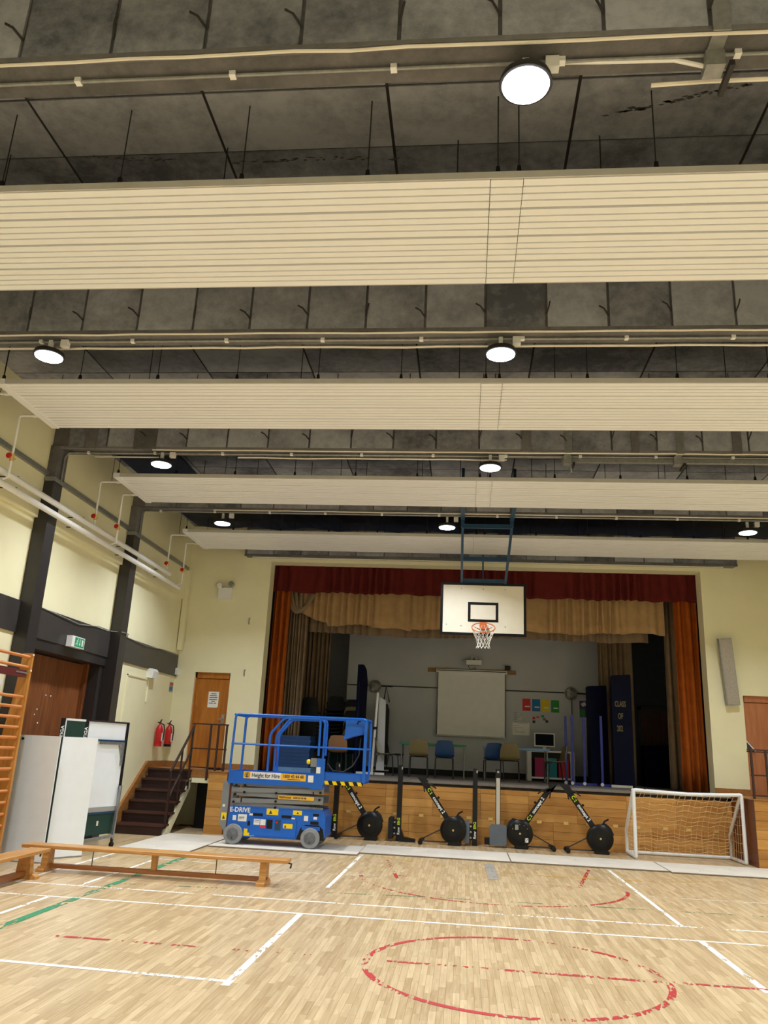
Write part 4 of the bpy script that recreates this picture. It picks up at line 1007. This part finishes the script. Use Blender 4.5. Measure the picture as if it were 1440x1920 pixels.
t = T('spray_bottle', 'small blue and white bottle on the block by the railing', 'bottle', (5.42,15.3,1.104))
MB().lathe([(.045,0),(.05,.01),(.05,.14),(.03,.17)], n=16).build('bottle_body', M['blue_edge'], t, True); MB().lathe([(.032,.165),(.034,.22),(.02,.235)], n=14).build('cap', M['white'], t, True)

# ------------------------------------------------------------------ benches
def bench(label, loc, rz, L=3.36):
    t = T('gym_bench', label, 'bench', loc, rz, 'long wooden gym benches')
    MB().prism([(-.125,.262),(.125,.262),(.13,.27),(.13,.296),(.122,.302),(-.122,.302),(-.13,.296),(-.13,.27)], 'X', -L/2, L/2).build('seat_plank', M['bench'], t)
    MB().box(-L/2+.25,L/2-.25,-.035,.035,.035,.085).build('floor_beam', M['bench_dark'], t)
    for sx_ in (-1,1):
        x_ = sx_*(L/2-.3)
        MB().prism([(-.09,.03),(.09,.03),(.07,.262),(-.07,.262)], 'X', x_-.04, x_+.04).build('leg', M['bench'], t)
        MB().prism([(-.17,0),(.17,0),(.17,.03),(.12,.06),(-.12,.06),(-.17,.03)], 'X', x_-.05, x_+.05).build('foot', M['bench'], t)
    MB().prism([(-.03,.08),(.03,.08),(.045,.262),(-.045,.262)], 'X', -.03, .03).build('middle_support', M['bench'], t)
    for x_ in (-.8,.78): MB().cyl((x_,0,.08),(x_,0,.265),.006,6).build('tie_rod', M['dark_steel'], t)
    MB().tube([(L/2-.02,0,.26),(L/2+.03,0,.25),(L/2+.02,0,.2)], .012, 6).build('end_hook', M['dark_steel'], t)
    return t
bench('long wooden gym bench lying across the floor before the white boards', (-3.76,10.32,0), -.004)
bench('wooden gym bench cut by the picture edge, pointing to the camera', (-5.07,8.28,0), PI/2)

# ------------------------------------------------------------------ white boards, folded table
def slab(name, label, cat, p, q, z0, z1, th, m, group=None):
    p, q = Vector((p[0],p[1],0)), Vector((q[0],q[1],0)); L = (q-p).length
    t = T(name, label, cat, p, math.atan2(q.y-p.y, q.x-p.x), group)
    MB().box(0, L, 0, th, z0, z1).build('board_face', m, t)
    return t, L
t, L = slab('white_partition', 'tall white board with dark edge in front of the table tennis table', 'board', (-5.6,11.15), (-5.3,11.62), 0, 1.6, .02, M['white_board'], 'tall white boards'); 
MB().box(-.012,0,-.003,.023,0,1.6).build('edge_strip', M['green_tt'], t); MB().box(0,L,-.002,.022,0,.02).build('bottom_strip', M['galv'], t)
t, L = slab('white_partition', 'white board with a black latch beside the wall bars', 'board', (-6.04,10.82), (-5.46,10.80), 0, 1.6, .02, M['white_board'], 'tall white boards')
MB().lathe([(.018,-.012),(.016,-.0)], 'Y', (.04,0,1.55), 12).build('latch', M['black'], t); MB().box(0,L,-.002,.022,0,.015).build('bottom_strip', M['galv'], t)
t, L = slab('white_partition', 'white board at the picture edge under the wall bars', 'board', (-6.46,10.83), (-6.045,10.82), 0, 1.6, .02, M['white_board'], 'tall white boards')
MB().box(0,L,-.002,.022,0,.015).build('bottom_strip', M['galv'], t)
t = T('table_tennis_table', 'folded green table tennis table on castors behind the white boards', 'table', (0,0,0))
def vs_panel(p, q, z0, z1, th, nm, m):
    p, q = Vector((p[0],p[1],0)), Vector((q[0],q[1],0)); L = (q-p).length
    o = MB().box(0, L, 0, th, z0, z1).build(nm, m, t); o.location = p; o.rotation_euler = (0,0,math.atan2(q.y-p.y,q.x-p.x)); return o, L
o, L = vs_panel((-5.83,11.5),(-5.62,11.93), .1, 1.86, .025, 'table_half', M['green_tt'])
MB().box(0,.06,-.003,.0,.1,1.86).build('edge_band', M['black'], o); MB().box(L-.06,L,-.003,.0,.1,1.86).build('edge_band', M['black'], o); MB().box(.06,.08,-.003,0,.1,1.86).build('white_line', M['white'], o); MB().box(.06,L-.06,-.003,0,1.83,1.86).build('white_line', M['white'], o)
text('STIGA', .075, M['white'], o, (.045,-.004,1.55), (PI/2,-PI/2,0)); text('STIGA', .075, M['white'], o, (L-.015,-.004,1.55), (PI/2,-PI/2,0))
o, L = vs_panel((-5.62,11.95),(-5.4,12.9), .5, 1.85, .025, 'table_half', M['white_board'])
MB().box(L-.06,L,-.012,.03,.45,1.86).build('edge_band', M['black'], o); MB().box(0,L,-.012,.03,1.84,1.865).build('frame_top', M['dark_steel'], o); MB().box(0,L-.06,-.025,-.0,1.56,1.585).build('frame_bar', M['teal'], o)
MB().bar((.3,-.012,1.54),(L-.08,-.012,1.54),.02,.05).build('frame_bar', M['galv'], o); MB().bar((L-.2,-.02,1.52),(L-.1,-.02,1.3),.02,.02).build('corner_brace', M['galv'], o); MB().box(L-.12,L-.07,-.02,0,1.2,1.55).build('corner_brace', M['galv'], o)
MB().box(.0,L-.1,-.03,-.0,.5,.53).build('frame_bar', M['teal'], o); MB().box(0,L-.06,-.022,0,.53,.6).build('frame_bar', M['silver'], o)
MB().box(0,L-.06,.0,.03,.2,.5).build('lower_skirt', M['green_tt'], o); MB().box(L*.5,L*.5+.04,-.006,0,.33,.4).build('tag', M['bb'], o)
MB().bar((L-.12,-.05,.12),(L-.07,-.05,.9),.035,.035).build('leg_post', M['galv'], o); MB().bar((.0,-.05,.14),(L-.1,-.05,.17),.04,.04).build('base_bar', M['galv'], o)
for x_ in (L-.12, .1):
    MB().box(x_-.015,x_+.015,-.065,-.035,.06,.14).build('castor_fork', M['dark_steel'], o); MB().lathe([(.02,-.015),(.045,-.012),(.045,.012),(.02,.015)], 'Y', (x_,-.05,.045), 14).build('castor', M['black'], o)

# ------------------------------------------------------------------ wall bars
t = T('wall_bars', 'orange wooden gym wall bars at the picture edge', 'wall bars', (-5.85,10.3,0))
MB().prism([(-.07,2.65),(.07,2.65),(.07,1.0),(.06,.0),(-.3,.0),(-.22,1.2),(-.1,2.1)], 'Y', 0, .045).build('upright', M['bars'], t)
MB().prism([(-.07,2.65),(.07,2.65),(.07,1.0),(.06,.0),(-.3,.0),(-.22,1.2),(-.1,2.1)], 'Y', -2.3, -2.255).build('upright', M['bars'], t)
for z_ in (2.6,2.465,2.078,1.949,1.818,1.69,1.56,1.43,1.3,1.17,1.04,.9,.76,.62,.48,.34,.2):
    MB().tube([(.03,-2.26,z_),(.03,0.0,z_)], .021, 10).build('rung', M['rung'], t, True)
MB().box(-.03,.05,-2.2,-.05,2.33,2.42).build('padded_bar', M['red_dull'], t); MB().box(.03,.055,-.3,-.03,2.375,2.395).build('chain_hook', M['galv'], t)
MB().lathe([(.014,0),(.012,.01)], 'X', (.07,.02,2.42), 8).build('screw', M['white'], t); MB().lathe([(.014,0),(.012,.01)], 'X', (.07,.02,2.63), 8).build('screw', M['white'], t)
o = MB().box(-6.2,-6.16,10.2,10.33,2.22,2.3).build('socket_plate', M['white']); tag(o, 'white socket plate on the wall behind the wall bars', 'socket')

# ------------------------------------------------------------------ things on the stage
def chair_mesh(m):
    """one-piece shell: seat and backrest swept along a profile"""
    prof = [(.2,.445),(.19,.46),(.0,.45),(-.13,.455),(-.18,.48),(-.2,.54),(-.225,.68),(-.245,.8)]   # (y forward, z)
    hw = [.19,.2,.21,.21,.21,.21,.2,.16]
    mb = MB(); vs_ = []
    for (y, z), w_ in zip(prof, hw):
        for k in range(7):
            u_ = -1+k/3; vs_.append((w_*u_, y+.03*u_*u_*(1 if z > .5 else .3), z+(.02*u_*u_ if z < .5 else -.04*max(0,abs(u_)-.6)*(1 if z > .75 else 0))))
    fs_ = [(i*7+k, i*7+k+1, (i+1)*7+k+1, (i+1)*7+k) for i in range(len(prof)-1) for k in range(6)]
    n_ = len(vs_); mb.v = vs_+[(x,y+.008*(1 if z < .5 else -1)*0-.0,z-.012) if z < .5 else (x,y-.014,z-.004) for x,y,z in vs_]
    mb.f = fs_+[tuple(i+n_ for i in f[::-1]) for f in fs_]
    R = len(prof)
    for k in range(6): mb.f += [(k,k+1,n_+k+1,n_+k),((R-1)*7+k,(R-1)*7+k+1,n_+(R-1)*7+k+1,n_+(R-1)*7+k)]
    for i in range(R-1): mb.f += [(i*7,(i+1)*7,n_+(i+1)*7,n_+i*7),(i*7+6,(i+1)*7+6,n_+(i+1)*7+6,n_+i*7+6)]
    return mb.mesh('seat_shell', m, True)
legm = {}
for s_ in (-1,1):
    legm[('f',s_)] = MB().tube([(.17*s_,.12,.44),(.19*s_,.17,.42),(.2*s_,.2,.0)], .011, 8).mesh('leg', M['dark_steel'])
    legm[('b',s_)] = MB().tube([(.17*s_,-.12,.44),(.19*s_,-.17,.42),(.2*s_,-.23,.0)], .011, 8).mesh('leg', M['dark_steel'])
crossm = MB().tube([(-.18,.14,.43),(.18,.14,.43)], .01, 6).mesh('seat_frame', M['dark_steel'])
shells = {k: chair_mesh(M[k]) for k in ('khaki','blue_pl','black_pl','brown_pl')}
def chair(label, loc, rz, kind, group='plastic chairs round the stage tables', legs=True):
    t = T('plastic_chair', label, 'chair', loc, rz, group)
    put('seat_shell', shells[kind], t)
    if legs:
        for k, me in legm.items(): put('leg', me, t)
        put('seat_frame', crossm, t)
    return t
Z0 = ZS
chair('khaki plastic chair with its back to the hall at the green table', (-.98,18.35,Z0), 0, 'khaki')
chair('blue plastic chair with its back to the hall at the green table', (-.42,18.35,Z0), .05, 'blue_pl')
chair('khaki plastic chair with its back to the hall at the blue table', (1.0,18.35,Z0), -.03, 'khaki')
chair('blue plastic chair between the green and the blue table', (.66,18.7,Z0), .1, 'blue_pl')
chair('khaki plastic chair sideways at the end of the blue table', (2.0,18.6,Z0), PI*.5+.15, 'khaki')
chair('khaki plastic chair sideways at the end of the green table', (-1.75,18.55,Z0), -PI*.5+.1, 'khaki')
chair('dark plastic chair behind the sideways khaki chair', (-1.62,19.2,Z0), -PI*.5-.2, 'black_pl')
def table(label, x0, x1, y0, y1, z, m):
    t = T('stage_table', label, 'table', ((x0+x1)/2,(y0+y1)/2,Z0), 0, 'tables on the stage'); a, b = (x1-x0)/2, (y1-y0)/2; h = z-Z0
    MB().box(-a,a,-b,b,h-.012,h).build('table_top', M['khaki'] if False else M['wall_pale'], t)
    MB().box(-a-.004,a+.004,-b-.006,-b+.01,h-.045,h-.001).build('edge_band', m, t); MB().box(-a+.03,a-.03,-b+.03,b-.03,h-.05,h-.013).build('apron', M['galv'], t)
    for sx_ in (-1,1):
        for sy_ in (-1,1): MB().cyl((sx_*(a-.05),sy_*(b-.05),0),(sx_*(a-.05),sy_*(b-.05),h-.04),.016,8).build('leg', M['galv'], t)
    return t
table('school table with a green front edge', -1.45, .06, 18.75, 19.35, 1.83, M['green_edge'])
table('school table with a pale blue front edge', .43, 1.9, 18.75, 19.35, 1.82, M['blue_edge'])
t = T('media_trolley', 'low white shelf unit with coloured boxes behind the blue table', 'shelf unit', (2.05,20.2,Z0))
MB().box(-.55,.55,-.25,.25,.66,.7).build('top', M['white'], t); MB().box(.45,.55,-.25,.25,0,.66).build('side_panel', M['white'], t); MB().box(-.55,-.45,-.25,.25,0,.66).build('side_panel', M['white'], t); MB().box(-.45,.45,-.25,.25,.06,.1).build('shelf', M['white'], t); MB().box(-.45,.45,.23,.25,.1,.66).build('back_panel', M['dark_steel'], t)
for i, (x_, m_, nm) in enumerate(((-.25,plain('magenta box',(170,30,90),.6),'magenta'),(.02,plain('teal box',(20,130,140),.6),'teal'),(.3,plain('crimson box',(190,30,60),.6),'crimson'))):
    t = T('storage_box', nm+' storage box in the low white shelf unit', 'box', (2.05+x_,20.15,Z0+.102), 0, 'boxes in the shelf unit')
    MB().box(-.12,.12,-.18,.2,0,.4).build('box_body', m_, t); MB().box(-.125,.125,-.185,.205,.4,.43).build('lid', m_, t)
t = T('computer_monitor', 'white rimmed computer screen on the shelf unit', 'monitor', (1.92,20.1,Z0+.7))
MB().box(-.24,.24,-.02,.03,.09,.4).build('bezel', M['white'], t); MB().box(-.215,.215,-.024,-.018,.115,.38).build('screen', M['screen_dark'], t); MB().box(-.04,.04,0,.03,.0,.1).build('stand', M['white'], t); MB().box(-.12,.12,-.07,.09,0,.012).build('foot', M['dark_steel'], t)
o = MB().box(1.7,2.1,19.98,20.0,1.801,1.815).build('keyboard', M['black']); tag(o, 'black keyboard lying before the computer screen', 'keyboard')
# projector screen, batten, projector
t = T('projection_screen', 'pulled down grey white projection screen on the stage wall', 'projection screen', (.17,20.8,0))
MB().box(-.9,.9,-.05,.05,3.62,3.7).build('case', M['white'], t); MB().box(-.86,.86,-.005,0,2.08,3.63).build('screen_cloth', M['white'], t); MB().box(-.87,.87,-.012,.008,2.05,2.085).build('weight_bar', M['galv'], t)
MB().box(-.865,-.845,-.007,-.005,2.08,3.63).build('black_border', M['dark_steel'], t); MB().box(.845,.865,-.007,-.005,2.08,3.63).build('black_border', M['dark_steel'], t); MB().box(-.88,.88,-.055,-.05,3.66,3.68).build('case_slot', M['dark_steel'], t)
o = MB().box(-.95,1.3,20.86,20.9,3.63,3.73).build('wall_batten', M['cedar']); tag(o, 'brown wooden batten behind the projection screen case', 'batten')
t = T('projector', 'white short throw projector on a wall arm above the screen', 'projector', (.23,20.9,3.86))
MB().box(-.2,.18,-.4,-.15,-.05,.06).build('body', M['white'], t); MB().box(-.03,.03,-.45,0,.09,.13).build('wall_arm', M['galv'], t); MB().box(-.08,.08,-.02,0,.05,.2).build('wall_plate', M['white'], t); MB().tube([(-.15,-.2,-.05),(-.1,-.15,-.15),(.05,-.1,-.1),(-.0,-.05,-.2)], .008, 6).build('cable', M['black'], t)
t = T('camera_unit', 'small black camera on the wall batten', 'camera', (1.08,20.82,3.735)); MB().box(-.07,.07,-.05,.05,0,.1).build('body', M['black'], t); MB().lathe([(.035,-.08),(.03,-.05)], 'Y', (0,0,.05), 12).build('lens', M['blk_gloss'], t)
def wall_fan(x, label):
    t = T('wall_fan', label, 'fan', (x,20.88,3.2), 0, 'round fans on the stage wall')
    MB().lathe([(.09,0),(.09,-.1),(.04,-.12)], 'Y', n=18).build('motor_housing', M['galv'], t, True)
    for r_ in (.16,.13,.1,.07,.04): MB().tube([(r_*math.cos(k*PI/14), -.16+.25*(r_-.05)**2*6, r_*math.sin(k*PI/14)) for k in range(28)], .004, 5, True).build('guard_ring', M['silver'], t)
    for k in range(3):
        a0 = k*2*PI/3; MB().add([(.02*math.cos(a0),-.12,.02*math.sin(a0)),(.14*math.cos(a0-.4),-.13,.14*math.sin(a0-.4)),(.15*math.cos(a0+.4),-.1,.15*math.sin(a0+.4))],[(0,1,2)]).build('blade', M['galv'], t)
    MB().lathe([(.155,-.075),(.15,-.07)], 'Y', n=28).build('back_plate', M['hub'], t)
    MB().box(.15,.45,-.03,-.01,.0,.025).build('wall_rail', M['black'], t)
    return t
wall_fan(-2.29, 'round grey wall fan beside the tall navy mat'); f2 = wall_fan(2.65, 'round grey wall fan above the blue posts')
MB().box(.02,.04,-.02,-.0,-1.4,-.15).build('cable_duct', M['dark_steel'], f2)
# posters and charts
for i, (x_, m_, nm) in enumerate(((1.56,'p_red','red'),(1.80,'p_blue','blue'),(2.03,'p_yel','yellow'),(2.27,'p_grn','green'))):
    t = T('wall_poster', nm+' poster in the row right of the projection screen', 'poster', (x_,20.9,2.9-.005*i), 0, 'coloured posters on the stage wall')
    MB().box(-.1,.1,-.006,0,-.15,.15).build('print_sheet', M[m_], t); MB().box(-.04,.08,-.008,-.006,-.06,-.03).build('white_print', M['paper'], t)
t = T('wall_chart', 'chart with a grey pyramid below the red poster', 'chart', (1.43,20.9,2.58)); MB().box(-.2,.2,-.005,0,-.12,.12).build('print_sheet', M['wall_pale'], t); MB().prism([(-.09,-.08),(.1,-.08),(.0,.1)], 'Y', -.0075, -.006).build('pyramid_print', M['galv'], t)
for z_ in (.105,.05,-.0,-.05,-.1): MB().box(-.19,-.1,-.007,-.0055,z_,z_+.008).build('print_line', M['ink'], t)
t = T('wall_chart', 'white typed chart hanging below the pyramid chart', 'chart', (1.42,20.9,2.3)); MB().box(-.21,.21,-.005,0,-.15,.15).build('print_sheet', M['paper'], t)
for z_, a, b in ((.12,-.1,.15),(.07,-.18,.0),(.07,.02,.06),(.03,-.18,.05),(-.03,-.18,-.12),(-.08,-.15,.1)): MB().box(a,b,-.007,-.0055,z_,z_+.01).build('print_line', M['galv'], t)
t = T('wall_chart', 'white chart with small coloured food pictures below the yellow poster', 'chart', (1.92,20.9,2.56)); MB().box(-.24,.2,-.005,0,-.13,.13).build('print_sheet', M['wall_pale'], t)
for x_, z_, m_ in ((-.18,.02,'p_red'),(-.08,.05,'orange'),(.08,.0,'khaki'),(.14,-.05,'ink'),(-.18,-.07,'ink'),(.04,.07,'p_grn')): MB().box(x_-.035,x_+.035,-.0075,-.0055,z_-.03,z_+.03).build('picture_print', M[m_], t)
t = T('wall_poster', 'purple and green painted picture beside the navy mats', 'poster', (3.05,20.9,2.85)); MB().box(-.18,.18,-.01,0,-.2,.2).build('print_sheet', M['p_pur'], t)
MB().box(-.17,-.05,-.012,-.01,-.18,.0).build('paint_patch', M['p_grn'], t); MB().prism([(-.15,.12),(-.05,.18),(.0,.1),(-.1,.05)], 'Y', -.012, -.01).build('paint_patch', M['paper'], t); MB().box(.02,.1,-.012,-.01,-.05,.06).build('paint_patch', M['ink'], t); MB().box(.1,.17,-.012,-.01,-.15,-.02).build('paint_patch', M['p_red'], t)
# navy gym mats standing on end
def mat_(label, p, rz, w_, h_, th=.2, lean=0, chamfer=False):
    t = T('gym_mat', label, 'gym mat', (p[0],p[1],Z0), rz, 'navy gym mats on the stage')
    t.rotation_euler = (lean, 0, rz)
    if chamfer: MB().prism([(0,0),(w_,0),(w_,h_-.35),(w_*.75,h_-.1),(w_*.3,h_),(0,h_)], 'Y', 0, th).build('mat_body', M['navy_mat'], t)
    else: MB().prism([(0,0),(w_,0),(w_,h_-.02),(w_-.02,h_),(.02,h_-.03),(0,h_-.06)], 'Y', 0, th).build('mat_body', M['navy_mat'], t)
    MB().box(-.002,w_+.002,th*.5-.006,th*.5+.006,.0,h_-.4).build('seam_piping', M['navy'], t)
    return t
mat_('navy gym mat standing on edge beside the wall fan and white stand', (-2.36,18.6), 1.3, .35, 2.42, .12, 0, True)
mat_('navy gym mat standing beside the blue posts', (2.82,18.9), .25, .42, 2.18, .2)
m2 = mat_('navy gym mat with pale lettering', (3.22,18.35), -.05, .42, 2.38, .2)
for s_, z_, x_ in (('CLASS',1.68,.06),('OF',1.42,.12),('202',1.16,.09)): text(s_, .17, M['khaki'], m2, (x_,-.003,z_), sx=.5)
mat_('navy gym mat half hidden by the far rust curtain', (4.62,18.7), 1.2, .5, 2.2, .15)
mat_('low navy mat folded on edge in front of the stage door', (4.2,19.9), .1, .75, .95, .3)
# blue posts
def post(x_, y_, h_, label, base):
    t = T('net_post', label, 'post', (x_,y_,Z0), 0, 'royal blue net posts')
    MB().bar((0,0,.03),(0,0,h_),.05,.05).build('upright', M['post_blue'], t); MB().box(-.06,base,-.06,.06,0,.05).build('base_foot', M['post_blue'], t)
    MB().lathe([(.035,-.02),(.035,.02)], 'Y', (-.02,-.08,.04), 12).build('castor', M['white'], t)
post(2.24,18.6,1.44,'royal blue post with the shortest base, by the shelf unit',.2); post(2.36,18.45,1.46,'royal blue post second from the shelf unit',.2)
post(2.62,18.5,1.43,'royal blue post third from the shelf unit',.25); post(2.96,18.3,1.46,'royal blue post in front of the navy mat',.35)
o = MB().box(3.12,3.55,18.12,18.2,Z0,Z0+.05).build('timber_strip', M['bb']); tag(o, 'pale timber strip lying on the stage in front of the lettered mat', 'timber strip')
# white stand and hanging bag
t = T('whiteboard_stand', 'white tube stand with a leaning board by the tall navy mat', 'stand', (-2.02,18.45,Z0))
MB().tube([(0,0,.04),(.06,0,1.78)], .028, 10).build('upright', M['white'], t); MB().bar((-.35,0,.03),(.28,0,.03),.06,.05).build('foot_bar', M['white'], t); MB().bar((0,.3,.1),(.35,.3,.1),.03,.03).build('foot_bar', M['galv'], t)
MB().prism([(.08,.1),(.26,.1),(.24,1.62),(.08,1.7)], 'Y', .1, .12).build('board', M['wall_pale'], t); MB().lathe([(.045,-.03),(.045,.03)], 'Z', (.035,0,1.0), 10).build('clamp', M['black'], t)
t = T('hanging_bag', 'long black bag hanging by straps on the stage wall', 'bag', (-1.98,20.5,0))
MB().prism([(-.1,1.3),(.1,1.3),(.11,2.6),(.06,2.75),(-.06,2.75),(-.12,2.6)], 'Y', -.06, .06).build('bag_body', M['black'], t); MB().tube([(-.06,0,2.72),(0,.1,3.2),(.1,0,2.8)], .016, 6).build('strap', M['black'], t); MB().tube([(.0,.1,3.2),(0,.4,3.22)], .012, 6).build('hook', M['dark_steel'], t)
# stacked chairs and boxes behind the lift
def stack(x_, y_, rz, n_, kinds, label, grp):
    for k in range(n_): chair(('lowest ' if k == 0 else 'topmost ' if k == n_-1 else '')+label % kinds[k % len(kinds)][1], (x_,y_+.012*k,Z0+.085*k), rz, kinds[k % len(kinds)][0], grp, legs=(k == 0))
stack(-3.62,19.1,0,11,[('black_pl','dark')],'%s plastic chair in the tall stack by the taupe curtain','stacked dark chairs')
stack(-3.08,19.2,PI,12,[('black_pl','charcoal')],'%s plastic chair in the stack behind the lift rails','stacked charcoal chairs')
stack(-2.62,19.3,0,11,[('black_pl','black'),('black_pl','black'),('khaki','khaki')],'%s plastic chair in the mixed stack beside the tall navy mat','stacked mixed chairs')
chair('tan plastic chair standing alone seen through the lift rails', (-2.75,18.1,Z0), .1, 'brown_pl', 'single chair behind the lift')
for k in range(9):
    o = MB().prism([(-.33,0),(.33,0),(.335,.06),(.325,.07),(-.325,.07),(-.335,.06)], 'Y', -.3, .3).build('blue_crate_mat', M['blue_pl'], None); o.location = (-3.6+.01*math.sin(k*3),17.75+.01*k,Z0+.1+.072*k)
    tag(o, ('lowest ' if k == 0 else 'topmost ' if k == 8 else '')+'blue folded mat in the pile beside the rust curtain', 'mat', 'blue mats in a pile')
o = MB().box(-3.98,-3.2,17.4,18.1,Z0,Z0+.098).build('pallet_board', M['blue_edge']); tag(o, 'pale blue board under the pile of blue mats', 'board')
o = MB().prism([(-.28,0),(.28,0),(.28,1.25),(.2,1.5),(-.2,1.5),(-.28,1.25)], 'Y', -.05, .05).build('leaning_board', plain('teal board', (20,86,96), .6)); o.location = (-2.95,19.9,Z0); tag(o, 'teal board standing behind the stacked chairs', 'board')
